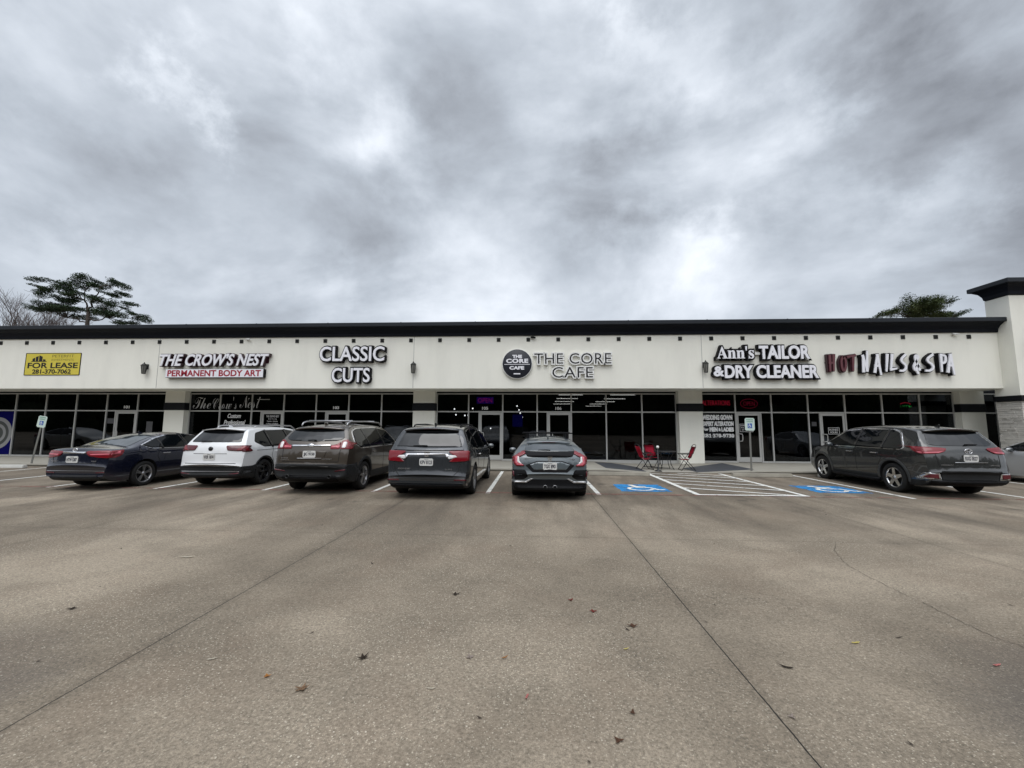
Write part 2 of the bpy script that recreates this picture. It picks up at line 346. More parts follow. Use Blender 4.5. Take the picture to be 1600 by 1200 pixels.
    hair = N.math('MULTIPLY', N.ramp(vc.outputs['Distance'], [(0.0, 1.0), (0.0016, 0.0)]), N.ramp(N.noise(co, 0.3, 3, 0.5).outputs[0], [(0.50, 0.0), (0.62, 0.55)]))
    c = N.mixc(hair, c, (0.03, 0.026, 0.022))
    # oil drips in the bays
    vo = N.n.new('ShaderNodeTexVoronoi'); vo.inputs['Scale'].default_value = 1.9; N.lk(N.vmath('ADD', co, N.vmath('SCALE', N.noise(co, 6, 3, 0.6).outputs[1], scale=0.25).outputs[0]).outputs[0], vo.inputs['Vector'])
    oil = N.math('MULTIPLY', N.ramp(vo.outputs['Distance'], [(0.10, 0.7), (0.30, 0.0)]), N.math('MULTIPLY', N.ramp(N.noise(co, 0.55, 2, 0.5).outputs[0], [(0.50, 0.0), (0.62, 1.0)]), N.ramp(N.math('DIVIDE', N.math('ADD', Y, 9.6), 3.0), [(0.0, 0.0), (0.7, 1.0)])))
    c = N.mixc(oil, c, (0.05, 0.042, 0.034))
    # saw-cut joints
    wob = N.math('MULTIPLY', N.math('SUBTRACT', N.noise(co, 9, 3, 0.6).outputs[0], 0.5), 0.012)
    jt = None
    for val, xs, hw, dark in ((X, -2.769, 0.0036, 0.9), (X, 1.348, 0.0040, 0.95), (X, 5.47, 0.0042, 0.6), (X, -6.89, 0.005, 0.45), (Y, -10.32, 0.0045, 0.4)):
        dd = N.math('ABSOLUTE', N.math('ADD', N.math('SUBTRACT', val, xs), wob))
        j = N.math('MULTIPLY', N.ramp(N.math('DIVIDE', dd, hw * 4), [(0.22, 1.0), (0.34, 0.0)]), dark)
        halo = N.math('MULTIPLY', N.ramp(N.math('DIVIDE', dd, 0.10), [(0.0, 0.16), (1.0, 0.0)]), dark)
        j = N.math('MAXIMUM', j, halo); jt = j if jt is None else N.math('MAXIMUM', jt, j)
    c = N.mixc(jt, c, (0.012, 0.011, 0.010))
    N.lk(c, b.inputs['Base Color'])
    h = N.math('ADD', N.math('MULTIPLY', fine.outputs[0], 0.6), N.math('ADD', N.math('MULTIPLY', grit.outputs[0], 0.5), N.math('MULTIPLY', N.math('ADD', s1, s2), 0.35)))
    h = N.math('SUBTRACT', h, N.math('MULTIPLY', jt, 1.5))
    bp = N.new('ShaderNodeBump'); bp.inputs['Strength'].default_value = 0.55; bp.inputs['Distance'].default_value = 0.006
    N.lk(h, bp.inputs['Height']); N.lk(bp.outputs[0], b.inputs['Normal'])
    return mm
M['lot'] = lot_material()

# ------------------------------------------------------------------ lettering
def glyphs(body, offset=0.0, shear=0.0, space=1.0, depth=0.0):
    cu = bpy.data.curves.new("lettering", 'FONT'); cu.body = body; cu.size = 1.0; cu.offset = offset; cu.shear = shear
    cu.space_character = space; cu.extrude = depth; cu.resolution_u = 4; cu.fill_mode = 'BOTH'
    ob = bpy.data.objects.new("lettering", cu); COL.objects.link(ob)
    dg = bpy.context.evaluated_depsgraph_get(); me = bpy.data.meshes.new_from_object(ob.evaluated_get(dg))
    vs = [v.co.copy() for v in me.vertices]; fs = [tuple(p_.vertices) for p_ in me.polygons]
    bpy.data.objects.remove(ob); bpy.data.curves.remove(cu); bpy.data.meshes.remove(me)
    return vs, fs
def letter(bm, body, x0, x1, z0, z1, yf, yb=None, offset=0.0, shear=0.0, space=1.0, mi=0, place=None):
    """letters facing -Y, fitted into x0..x1, z0..z1; front face at yf, back at yb"""
    ref, _ = glyphs(body, 0.0, shear, space)
    ax, bx = min(v.x for v in ref), max(v.x for v in ref); ay, by = min(v.y for v in ref), max(v.y for v in ref)
    sx, sz = (x1 - x0) / (bx - ax), (z1 - z0) / (by - ay)
    vs, fs = glyphs(body, offset / ((sx + sz) / 2), shear, space, 0.5 if yb is not None else 0.0)
    out = []
    for v in vs:
        y = yf if yb is None else (yf if v.z > 0 else yb)
        co = Vector((x0 + (v.x - ax) * sx, y, z0 + (v.y - ay) * sz))
        out.append(bm.verts.new(place @ co if place is not None else co))
    for f in fs:
        try: ff = bm.faces.new([out[i] for i in f]); ff.material_index = mi
        except ValueError: pass
def ribbon(bm, pts, w, yf, yb, mi=0, taper=None, smooth=6):
    """a brush stroke in the XZ plane with thickness from yf to yb"""
    P_ = [Vector((q[0], q[1])) for q in pts]
    if len(P_) > 2 and smooth:
        Q = []
        for i in range(len(P_) - 1):
            p0, p1, p2, p3 = P_[max(i - 1, 0)], P_[i], P_[i + 1], P_[min(i + 2, len(P_) - 1)]
            for k in range(smooth):
                t = k / smooth
                Q.append(0.5 * ((2 * p1) + (p2 - p0) * t + (2 * p0 - 5 * p1 + 4 * p2 - p3) * t * t + (3 * p1 - p0 - 3 * p2 + p3) * t ** 3))
        Q.append(P_[-1]); P_ = Q
    n = len(P_); L, Rr = [], []
    for i, q in enumerate(P_):
        t = (P_[min(i + 1, n - 1)] - P_[max(i - 1, 0)]).normalized(); nn = Vector((-t.y, t.x))
        k = i / (n - 1); ww = w * 0.5 * (1.0 if taper is None else (taper[0] + (taper[1] - taper[0]) * k))
        e = t * (ww * 0.6) * (-1 if i == 0 else (1 if i == n - 1 else 0))
        L.append(q + nn * ww + e); Rr.append(q - nn * ww + e)
    poly = [(q.x, q.y) for q in L] 
    A = [[bm.verts.new((q.x, y, q.y)) for q in L] for y in (yf, yb)]; B = [[bm.verts.new((q.x, y, q.y)) for q in Rr] for y in (yf, yb)]
    for i in range(n - 1):
        for q in ((A[0][i], B[0][i], B[0][i + 1], A[0][i + 1]), (A[1][i], A[1][i + 1], B[1][i + 1], B[1][i]),
                  (A[0][i], A[0][i + 1], A[1][i + 1], A[1][i]), (B[0][i], B[1][i], B[1][i + 1], B[0][i + 1])):
            bm.faces.new(q).material_index = mi
    for i in (0, n - 1): bm.faces.new((A[0][i], A[1][i], B[1][i], B[0][i])).material_index = mi

# ------------------------------------------------------------------ ground and markings
bm = bmesh.new()
v = [bm.verts.new(c) for c in ((-600, -600, 0), (600, -600, 0), (600, 600, 0), (-600, 600, 0))]; bm.faces.new(v)
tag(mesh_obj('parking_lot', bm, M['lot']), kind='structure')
def sheet(name, polys, z, mt):
    bm = bmesh.new()
    for pz in polys:
        bm.faces.new([bm.verts.new((x, y, z)) for x, y in pz])
    return tag(mesh_obj(name, bm, mt), kind='structure')
def bar(x0, y0, x1, y1, w):
    d = Vector((x1 - x0, y1 - y0)).normalized(); n = Vector((-d.y, d.x)) * w / 2
    return [(x0 + n.x, y0 + n.y), (x0 - n.x, y0 - n.y), (x1 - n.x, y1 - n.y), (x1 + n.x, y1 + n.y)]
for x in (-23.4, -20.6, -17.75, -14.97, -12.22, -9.39, -6.6, -3.87, -1.09, 1.53, 8.55, 11.29, 14.05, 16.8):
    sheet('parking_line', [bar(x, -6.58, x, -1.9, 0.105)], 0.004, M['paint_white'])
sheet('red_line', [bar(-45, -6.50, 30, -6.50, 0.10)], 0.006, M['paint_red'])
h = [bar(3.86, -6.46, 3.86, -1.98, 0.13), bar(6.30, -6.46, 6.30, -1.98, 0.12)]
sheet('access_aisle_border', h, 0.008, M['paint_white'])
sheet('access_aisle_base_line', [bar(3.80, -6.44, 6.36, -6.44, 0.11)], 0.012, M['paint_white'])
for a in ((4.9, -1.98, 6.3, -2.62), (3.9, -2.10, 6.3, -3.20), (3.9, -2.92, 6.3, -4.02), (3.9, -3.72, 6.3, -4.82), (3.9, -4.54, 6.3, -5.64), (3.9, -5.36, 6.2, -6.42)):
    sheet('access_aisle_stripe', [bar(*a, 0.10)], 0.010, M['paint_white'])
def isa(cx, cy, s, seed):
    rnd = random.Random(seed)
    def edge(k): return [(cx + s * (a + rnd.uniform(-.02, .02)), cy + s * (b + rnd.uniform(-.02, .02))) for a, b in k]
    sq = []
    for i in range(10): sq.append((-.5 + i / 10, -.5))
    for i in range(10): sq.append((.5, -.5 + i / 10))
    for i in range(10): sq.append((.5 - i / 10, .5))
    for i in range(10): sq.append((-.5, .5 - i / 10))
    sheet('accessible_bay_panel', [edge(sq)], 0.004, M['paint_blue'])
    S = lambda p_: (cx + s * (p_[0] - .5) * .9, cy + s * (p_[1] - .5) * .9)
    w = s * 0.085
    k = 0
    def strip(pts, ww):
        nonlocal k
        pz = [bar(*S(a), *S(b), ww) for a, b in zip(pts, pts[1:])]
        for q in pz:
            k += 1; sheet('wheelchair_symbol', [q], 0.008 + 0.0006 * k, M['paint_white'])
    arc = [(0.46 + .27 * math.cos(R(a)), .33 + .27 * math.sin(R(a))) for a in range(115, 371, 32)]
    k += 1
    ring = [(0.36 + .075 * math.cos(R(a)), .90 + .075 * math.sin(R(a))) for a in range(0, 360, 30)]
    sheet('wheelchair_symbol', [[S(q) for q in ring]], 0.008, M['paint_white'])
    strip(arc, w * .9); strip([(.38, .80), (.45, .46)], w * 1.3); strip([(.42, .66), (.66, .66)], w); strip([(.44, .47), (.70, .47), (.84, .14), (.97, .18)], w)
isa(2.78, -5.42, 1.22, 3); isa(7.60, -5.25, 1.24, 5)

SW, KY, G, PF = 0.085, -1.85, 1.75, 1.45      # sidewalk height, kerb line, storefront glass plane, pillar front plane
def swz(x):
    pts = [(-60, SW), (2.55, SW), (4.05, 0.012), (5.65, 0.012), (7.9, SW), (60, SW)]
    for (a, za), (b, zb) in zip(pts, pts[1:]):
        if a <= x <= b: return za + (zb - za) * (x - a) / (b - a)
bm = bmesh.new(); xs = [-45, -30, -20, -10, 0, 2.55, 4.05, 5.65, 7.9, 12, 20, 30]; top = []
for x in xs: top.append([bm.verts.new((x, KY + .15, swz(x))), bm.verts.new((x, G + 0.9, swz(x)))])
for a, b in zip(top, top[1:]): bm.faces.new((a[0], b[0], b[1], a[1]))
tag(mesh_obj('sidewalk', bm, M['sidewalk']), kind='structure')
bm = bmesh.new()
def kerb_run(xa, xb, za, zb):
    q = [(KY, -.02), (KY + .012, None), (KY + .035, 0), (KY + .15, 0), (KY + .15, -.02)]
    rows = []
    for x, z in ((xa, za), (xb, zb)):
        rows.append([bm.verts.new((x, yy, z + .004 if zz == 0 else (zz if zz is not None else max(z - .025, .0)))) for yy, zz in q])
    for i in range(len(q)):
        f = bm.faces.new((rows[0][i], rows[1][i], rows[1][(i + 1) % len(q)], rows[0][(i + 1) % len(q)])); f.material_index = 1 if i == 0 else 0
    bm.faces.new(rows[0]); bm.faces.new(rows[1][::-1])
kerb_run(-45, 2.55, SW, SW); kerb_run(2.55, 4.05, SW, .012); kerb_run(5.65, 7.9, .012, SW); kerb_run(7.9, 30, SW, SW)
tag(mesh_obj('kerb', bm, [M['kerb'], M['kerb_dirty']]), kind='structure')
for pz in ([(2.57, 1.25), (2.62, -1.2), (3.95, -1.66), (4.03, 0.0), (3.3, 1.25)], [(5.68, -1.68), (5.66, -.3), (7.86, 1.3), (7.86, -1.2)]):
    bm = bmesh.new(); bm.faces.new([bm.verts.new((x, y, swz(x) + .005)) for x, y in pz])
    tag(mesh_obj('ramp_surface', bm, M['ramp_grey']), kind='structure')

def wheel_stop(x, y, L, label, mt, rz=0.0, grp='concrete wheel stops at the bay heads'):
    bm = bmesh.new(); prism(bm, [(-.085, 0), (.085, 0), (.065, .115), (-.065, .115)], -L / 2, L / 2, 'yz')
    bmesh.ops.bevel(bm, geom=bm.edges[:], offset=.014, segments=2, affect='EDGES')
    o = mesh_obj('wheel_stop', bm, mt); o.location = (x, y, 0); o.rotation_euler = (0, 0, rz); tag(o, label, 'wheel stop', grp)
wheel_stop(2.77, -2.72, 1.95, 'weathered concrete wheel stop at the head of the empty accessible bay beside the hatchback', M['wheelstop'], R(-3))
wheel_stop(7.30, -2.72, 1.85, 'mildewed concrete wheel stop below the accessible parking sign right of the striped aisle', M['wheelstop'])
wheel_stop(-19.25, -2.45, 1.85, 'pale concrete wheel stop below the leaning sign left of the navy sedan', M['wheelstop_pale'], R(3))
wheel_stop(-16.35, -2.30, 1.85, 'pale concrete wheel stop whose end peeks out behind the navy sedan tail', M['wheelstop_pale'])
wheel_stop(10.15, -2.55, 1.95, 'pale wheel stop touching the front tyre of the dark grey suv', M['wheelstop_pale'])

# ------------------------------------------------------------------ the shopping centre
B = thing('shopping_centre', 'long cream stucco strip mall with dark cornice and glass storefronts', 'building', (-8, 0, 0))
def on_b(o, p_=B): o.parent = p_; o.matrix_parent_inverse = p_.matrix_world.inverted(); return o
bpy.context.view_layer.update()
XL, XR = -42.0, 17.85
def part(name, bm, mt, parent=B, **kw):
    o = mesh_obj(name, bm, mt, **kw); o.parent = parent; o.matrix_parent_inverse = Matrix.Translation(-B.location) if parent is B else Matrix.Identity(4); return o
def pbox(name, dims, mt, parent=B, bev=0):
    bm = bmesh.new(); box(bm, *dims)
    if bev: bmesh.ops.bevel(bm, geom=bm.edges[:], offset=bev, segments=2, affect='EDGES')
    return part(name, bm, mt, parent)
pbox('fascia', (XL, XR, 0.0, 0.22, 3.10, 5.26), M['stucco'])
bm = bmesh.new()
prism(bm, [(0.3, 5.26), (-.05, 5.26), (-.065, 5.38), (-.15, 5.50), (-.29, 5.60), (-.345, 5.61), (0.3, 5.61)], XL, XR - .003, 'yz')
part('cornice', bm, M['cornice'])
bm = bmesh.new(); prism(bm, [(0.32, 5.613), (-.37, 5.613), (-.385, 5.63), (-.385, 5.765), (-.36, 5.78), (0.32, 5.80)], XL, XR - .003, 'yz')
for k in range(1, 20):
    x = XL + 3.05 * k; vs_ = box(bm, x - .02, x + .02, -.389, -.3, 5.61, 5.783)
part('coping', bm, M['cap'])
pbox('soffit', (XL, XR + .6, 0.225, G + .3, 3.11, 3.16), M['stucco'])
pbox('header', (XL, XR + 2.5, G + .02, G + .2, 3.035, 3.107), M['band'])
pbox('roof', (XL, XR, .33, 27, 4.55, 4.75), M['cap'])
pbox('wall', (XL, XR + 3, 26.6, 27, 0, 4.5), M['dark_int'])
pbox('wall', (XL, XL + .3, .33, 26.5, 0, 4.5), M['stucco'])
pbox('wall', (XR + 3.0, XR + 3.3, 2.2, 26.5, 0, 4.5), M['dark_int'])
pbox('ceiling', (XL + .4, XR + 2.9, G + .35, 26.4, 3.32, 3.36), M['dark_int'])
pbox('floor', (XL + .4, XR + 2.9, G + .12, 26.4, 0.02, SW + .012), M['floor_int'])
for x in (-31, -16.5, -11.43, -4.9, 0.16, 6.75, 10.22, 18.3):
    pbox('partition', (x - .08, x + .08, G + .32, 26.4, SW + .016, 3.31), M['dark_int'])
# control joints in the stucco
for x in (-31.0, -15.99, -4.94, 6.69):
    bm = bmesh.new(); box(bm, x - .008, x + .008, -.004, .001, 3.12, 5.25); part('control_joint', bm, M['alu_dark'])
# square vents along the fascia
bm = bmesh.new()
for (a0, a1, b0, b1) in ((-.075, .075, -.078, -.058), (-.075, .075, .058, .078), (-.075, -.055, -.056, .056), (.055, .075, -.056, .056)):
    box(bm, a0, a1, -.022, .004, b0, b1)
box(bm, -.054, .054, -.006, -.001, -.055, .055, 1)
for k in range(5): box(bm, -.05, .05, -.014, -.007, -.046 + k * .021, -.038 + k * .021)
vent0 = mesh_obj('vent', bm, [M['vent'], M['hole']])
vent0.parent = B; vent0.matrix_parent_inverse = Matrix.Translation(-B.location)
for i in range(-12, 34):
    x = -23.302 + 1.2153 * i
    o = vent0 if i == -12 else link(vent0.copy(), B)
    o.location = (x, 0, 5.10)
    if i != -12: o.matrix_parent_inverse = Matrix.Translation(-B.location)
# pillars between the shops
def pillar(x0, x1):
    p_ = pbox('pillar', (x0, x1, PF, G + .25, -.03, 3.108), M['stucco'])
    bm = bmesh.new(); box(bm, x0 - .03, x1 + .03, PF - .03, G + .06, 2.24, 2.58); bmesh.ops.bevel(bm, geom=bm.edges[:], offset=.01, segments=1, affect='EDGES')
    o = mesh_obj('pillar_band', bm, M['band'], p_)
for a, b in ((-32.0, -31.0), (-16.9, -15.96), (-5.34, -4.36), (6.22, 7.22), (17.68, 18.62)): pillar(a, b)
# storefront bays: frame, transom pane, display pane, doors
MU, FD = 0.028, 0.05
ZT, ZB, ZH = 2.214, SW + .03, 3.035
def storefront(edges, doors, glass='glass', gup='glass'):
    for i, (a, b) in enumerate(zip(edges, edges[1:])):
        bm = bmesh.new(); last = i == len(edges) - 2; zs = -.03
        y0, y1 = G - FD, G + FD
        box(bm, a - MU, a + MU, y0, y1, zs, ZH)
        if last: box(bm, b - MU, b + MU, y0, y1, zs, ZH)
        xr = b - MU
        box(bm, a + MU, xr, y0, y1, ZH - .045, ZH); box(bm, a + MU, xr, y0, y1, ZT - .027, ZT + .027)
        D = doors.get(i)
        dx0 = dx1 = None
        if D:
            dw = 1.0
            (dx0, dx1) = (b - MU - dw, b - MU) if D == 'r' else (a + MU, a + MU + dw)
        segs = [(a + MU, xr)] if not D else ([(a + MU, dx0 - .05)] if D == 'r' else [(dx1 + .05, xr)])
        for s0, s1 in segs: box(bm, s0, s1, y0 - .02, y1, zs, ZB + .03)
        if D: 
            jx = dx0 - .05 if D == 'r' else dx1
            box(bm, jx, jx + .05, y0, y1, zs, ZT - .027)
        w = part('window', bm, M['alu'])
        def pane(x0, x1, z0, z1, g):
            bm = bmesh.new(); box(bm, x0, x1, G - .006, G + .006, z0, z1); o = mesh_obj('pane', bm, M[g], w); return o
        pane(a + MU + .002, xr - .002, ZT + .029, ZH - .047, gup)
        for s0, s1 in segs: pane(s0 + .002, s1 - .002, ZB + .032, ZT - .029, glass)
        if D:
            bm = bmesh.new(); x0, x1, z0, z1 = dx0 + .006, dx1 - .006, SW + .02, ZT - .034
            st = .085
            box(bm, x0, x0 + st, G - .03, G + .03, z0, z1); box(bm, x1 - st, x1, G - .03, G + .03, z0, z1)
            box(bm, x0 + st, x1 - st, G - .03, G + .03, z1 - .1, z1); box(bm, x0 + st, x1 - st, G - .03, G + .03, z0, z0 + .2)
            d = part('door', bm, M['alu'])
            bm = bmesh.new(); box(bm, x0 + st + .002, x1 - st - .002, G - .006, G + .006, z0 + .202, z1 - .102); mesh_obj('pane', bm, M[glass], d)
            hx = x0 + st * .5 if D == 'r' else x0 + st * .5
            bm = bmesh.new(); s = 1
            tube(bm, [(hx, G - .031, .98), (hx, G - .10, .98), (hx + .13, G - .10, .99), (hx + .15, G - .10, 1.06), (hx + .15, G - .10, 1.22), (hx + .13, G - .10, 1.29), (hx, G - .10, 1.30), (hx, G - .031, 1.30)], .017, 8)
            mesh_obj('handle', bm, M['alu'], d)
storefront([-30.95 + 1.52 * k for k in range(0, 1)] + [-30.63, -29.11, -27.59, -26.07, -24.55, -23.03, -21.51, -19.99, -18.47, -16.93], {8: 'r'}, 'glass_blue', 'glass_blue')
storefront([-15.93, -14.46, -12.94, -11.42, -9.90, -8.38, -6.86, -5.37], {2: 'r', 4: 'r'})
storefront([-4.33, -2.90, -1.37, 0.16, 1.66, 3.18, 4.73, 6.19], {1: 'r', 3: 'r'})
storefront([7.25, 8.70, 10.21, 11.73, 13.25, 14.77, 16.29, 17.65], {1: 'l', 3: 'r'}, 'glass')
storefront([18.65, 19.35, 20.85], {}, 'glass_blue', 'glass_blue')
# spandrel column, part of the shop at the far right

# ------------------------------------------------------------------ corner tower
T = thing('corner_tower', 'cream stucco corner tower with dark flared cornice and ledge stone base', 'building', (20.5, 0, 0))
def tpart(name, bm, mt, **kw):
    o = mesh_obj(name, bm, mt, T, **kw); o.matrix_parent_inverse = Matrix.Translation(-T.location); return o
TX0, TX1, TY0, TY1 = 17.85, 24.0, -0.52, 0.30
bm = bmesh.new(); box(bm, TX0, TX1, TY0, TY1, 2.80, 6.57); tpart('wall', bm, M['stucco'])
def ring_prof(prof, x0, x1, y0, y1):
    bm = bmesh.new(); rows = []
    for o_, z in prof: rows.append([bm.verts.new(c) for c in ((x0 - o_, y0 - o_, z), (x1 + o_, y0 - o_, z), (x1 + o_, y1 + o_, z), (x0 - o_, y1 + o_, z))])
    for a, b in zip(rows, rows[1:]):
        for k in range(4): bm.faces.new((a[k], a[(k + 1) % 4], b[(k + 1) % 4], b[k]))
    bm.faces.new(rows[0][::-1]); bm.faces.new(rows[-1]); return bm
tpart('cornice', ring_prof([(.02, 6.573), (.05, 6.60), (.07, 6.72), (.14, 6.86), (.27, 6.96), (.31, 6.97)], TX0, TX1, TY0, .24), M['cornice'])
tpart('coping', ring_prof([(.325, 6.973), (.34, 6.99), (.34, 7.13), (.32, 7.15)], TX0, TX1, TY0, .24), M['cap'])
bm = bmesh.new(); box(bm, TX0 - .07, TX1 + .05, TY0 - .09, TY1 + .03, 2.60, 2.70); box(bm, TX0 - .045, TX1 + .05, TY0 - .06, TY1 + .02, 2.703, 2.797)
tpart('ledge', bm, M['band'])
bm = bmesh.new(); box(bm, TX0 + .04, TX1, TY0 + .04, TY1 - .04, -.03, 2.598); tpart('core', bm, M['kerb'])
rnd = random.Random(11); bm = bmesh.new(); z = 0.0
while z < 2.58:
    hh = min(rnd.uniform(.045, .10), 2.597 - z)
    if hh < .02: break
    x = TX0
    while x < TX1:
        L_ = rnd.uniform(.14, .5); d = rnd.uniform(.0, .035)
        box(bm, x, min(x + L_ - .006, TX1), TY0 - .02 + d, TY0 + .05, z + .003, z + hh - .003); x += L_
    y = TY0 + .052
    while y < TY1:
        L_ = rnd.uniform(.12, .4); d = rnd.uniform(.0, .035); y2 = min(y + L_ - .006, TY1)
        if y2 - y > .02: box(bm, TX0 - .02 + d, TX0 + .05, y, y2, z + .003, z + hh - .003)
        y += L_
    z += hh
tpart('stone_veneer', bm, M['stone'])

# ------------------------------------------------------------------ wall lanterns and cameras
def lantern(x, label):
    t = thing('wall_lantern', label, 'lantern', (x, 0, 3.94), 0, 'wall lanterns on the fascia')
    bm = bmesh.new(); box(bm, -.055, .055, -.018, -.002, -.02, .20); tube(bm, [(0, -.016, .13), (0, -.10, .19), (0, -.16, .205)], .014, 8)
    mesh_obj('bracket', bm, M['vent'], t)
    bm = bmesh.new()
    lathe(bm, [(.0, .27), (.02, .25), (.02, .225), (.05, .20), (.12, .13), (.125, .115), (.0, .115)], 6, 'z', (0, -.16, 0)); lathe(bm, [(0, -.235), (.065, -.235), (.075, -.21), (.0, -.21)], 6, 'z', (0, -.16, 0))
    for k in range(6):
        a = 2 * math.pi * k / 6; tube(bm, [(.105 * math.cos(a), -.16 + .105 * math.sin(a), .117), (.068 * math.cos(a), -.16 + .068 * math.sin(a), -.212)], .008, 5)
    mesh_obj('cage', bm, M['vent'], t)
    bm = bmesh.new(); lathe(bm, [(.098, .113), (.062, -.208)], 6, 'z', (0, -.16, 0)); mesh_obj('lamp_glass', bm, M['lantern_glass'], t)
M['lantern_glass'] = mat('seeded_lantern_glass', (0.16, 0.16, 0.145), 0.25)
lantern(-16.45, 'dark lantern on the fascia between the yellow lease banner and the Crow\'s Nest sign')
lantern(-4.90, 'dark lantern on the fascia between the CLASSIC CUTS letters and the round cafe sign')
lantern(6.76, 'dark lantern on the fascia just left of the Ann\'s TAILOR letters')
def camera_unit(x, z, label, mt, dx):
    t = thing('security_camera', label, 'security camera', (x, 0, z), 0, 'security cameras under the cornice')
    bm = bmesh.new(); lathe(bm, [(0, -.03), (.04, -.03), (.045, -.012), (.0, -.002)], 12, 'y'); mesh_obj('mount', bm, mt, t)
    bm = bmesh.new(); tube(bm, [(0, -.02, 0), (0, -.07, -.02)], .015, 8); tube(bm, [(-.09 * dx, -.07, -.015), (.10 * dx, -.11, -.045)], [.038, .036], 12); mesh_obj('housing', bm, mt, t)
camera_unit(-12.05, 5.21, 'small pale security camera above the Crow\'s Nest sign', M['white'], 1)
camera_unit(-.02, 5.20, 'small dark security camera above the cafe letters', M['black'], 1)
camera_unit(16.25, 5.22, 'small white security camera at the right end of the fascia', M['white'], 1)

# ------------------------------------------------------------------ fascia signs
def sign(name, label, loc): return thing(name, label, 'sign', loc)
def sgeo(t, name, bm, mt):
    o = mesh_obj(name, bm, mt, t); o.matrix_parent_inverse = Matrix.Translation(-t.location); return o
# lease banner
t = sign('lease_banner', 'yellow FOR LEASE banner with black lettering and frame on the fascia', (-20.7, 0, 3.7))
bm = bmesh.new(); box(bm, -22.02, -19.52, -.014, -.003, 3.70, 4.62); sgeo(t, 'panel', bm, M['yellow'])
bm = bmesh.new()
for d in ((-22.04, -19.50, -.020, -.002, 4.622, 4.645), (-22.04, -19.50, -.020, -.002, 3.675, 3.698), (-22.045, -22.022, -.020, -.002, 3.699, 4.621), (-19.518, -19.495, -.020, -.002, 3.699, 4.621)): box(bm, *d)
sgeo(t, 'frame', bm, M['black'])
bm = bmesh.new(); y = -.0165
letter(bm, 'FOR LEASE', -21.90, -19.62, 3.985, 4.215, y, None, .012); letter(bm, '281-370-7062', -21.66, -19.90, 3.745, 3.925, y, None, .010)
for x0, x1, hh, sl_ in ((-21.72, -21.60, .12, .05), (-21.57, -21.45, .20, .04), (-21.42, -21.26, .27, -.06), (-21.23, -21.11, .11, -.03)):
    f = bm.faces.new([bm.verts.new((a, y, b)) for a, b in ((x0, 4.275), (x1, 4.275), (x1, 4.275 + hh + (sl_ if sl_ > 0 else sl_)), (x0, 4.275 + hh))])
f = bm.faces.new([bm.verts.new((a, y - .001, b)) for a, b in ((-21.78, 4.262), (-21.05, 4.262), (-21.05, 4.285), (-21.78, 4.285))])
sgeo(t, 'lettering', bm, M['black_soft'])
bm = bmesh.new(); letter(bm, 'PETERFIT', -20.82, -19.82, 4.45, 4.57, y); letter(bm, 'INVESTMENTS', -20.84, -19.82, 4.30, 4.39, y); sgeo(t, 'lettering', bm, mat('olive_print', (0.20, 0.165, 0.03), .7))
# crow's nest
t = sign('shop_sign', 'slanted white THE CROW\'S NEST letters with dark red returns on the fascia', (-13.4, 0, 4.0))
bm = bmesh.new(); letter(bm, "THE CROW'S NEST", -15.74, -11.02, 4.05, 4.535, -.20, -.17, .016, .30, 1.0); sgeo(t, 'face', bm, M['white_face'])
bm = bmesh.new(); letter(bm, "THE CROW'S NEST", -15.74, -11.02, 4.05, 4.535, -.168, -.03, .040, .30, 1.0); sgeo(t, 'return', bm, M['dark_red'])
bm = bmesh.new(); box(bm, -15.6, -11.1, -.028, -.002, 4.16, 4.42); sgeo(t, 'raceway', bm, M['dark_red'])
t = sign('shop_sign', 'white box sign reading PERMANENT BODY ART in red below the Crow\'s Nest letters', (-13.3, 0, 3.5))
bm = bmesh.new(); box(bm, -15.47, -11.20, -.17, -.003, 3.545, 3.905); sgeo(t, 'cabinet', bm, M['black'])
bm = bmesh.new(); box(bm, -15.46, -11.21, -.178, -.171, 3.555, 3.895); sgeo(t, 'face', bm, M['white_face'])
bm = bmesh.new(); letter(bm, 'PERMANENT BODY ART', -15.36, -11.32, 3.60, 3.85, -.181, -.179, .011); sgeo(t, 'lettering', bm, M['sign_red'])
# classic cuts
t = sign('shop_sign', 'white CLASSIC CUTS letters with thick black outline in two rows', (-7.4, 0, 3.3))
for body, a in (('CLASSIC', (-8.82, -6.12, 4.22, 4.81)), ('CUTS', (-8.27, -6.70, 3.35, 3.92))):
    bm = bmesh.new(); letter(bm, body, *a, -.20, -.16, .012); sgeo(t, 'face', bm, M['white_face'])
    bm = bmesh.new(); letter(bm, body, *a, -.158, -.012, .062); sgeo(t, 'return', bm, M['black'])
# cafe disc + letters
t = sign('round_sign', 'round black sign with white THE CORE CAFE lettering and pale rim', (-.66, 0, 3.5))
bm = bmesh.new(); lathe(bm, [(0, -.105), (.575, -.105), (.59, -.095), (.59, -.004), (0, -.004)], 48, 'y', (-.66, 0, 4.09)); sgeo(t, 'disc', bm, M['navy'])
bm = bmesh.new(); lathe(bm, [(.592, -.098), (.612, -.098), (.612, -.003), (.592, -.003)], 48, 'y', (-.66, 0, 4.09)); sgeo(t, 'rim', bm, M['white'])
bm = bmesh.new(); y0, y1 = -.112, -.107
letter(bm, 'THE', -.84, -.48, 4.335, 4.445, y0, y1, .012); letter(bm, 'CORE', -1.09, -.23, 4.13, 4.285, y0, y1, .014, 0, 1.12); letter(bm, 'CAFE', -.96, -.39, 3.86, 3.985, y0, y1, .012)
box(bm, -1.18, -.15, y0, y1, 4.055, 4.075); box(bm, -.80, -.53, y0, y1, 3.66, 3.705); sgeo(t, 'lettering', bm, M['white_face'])
t = sign('shop_sign', 'thin outlined THE CORE CAFE letters, white edged with black centres', (1.5, 0, 3.5))
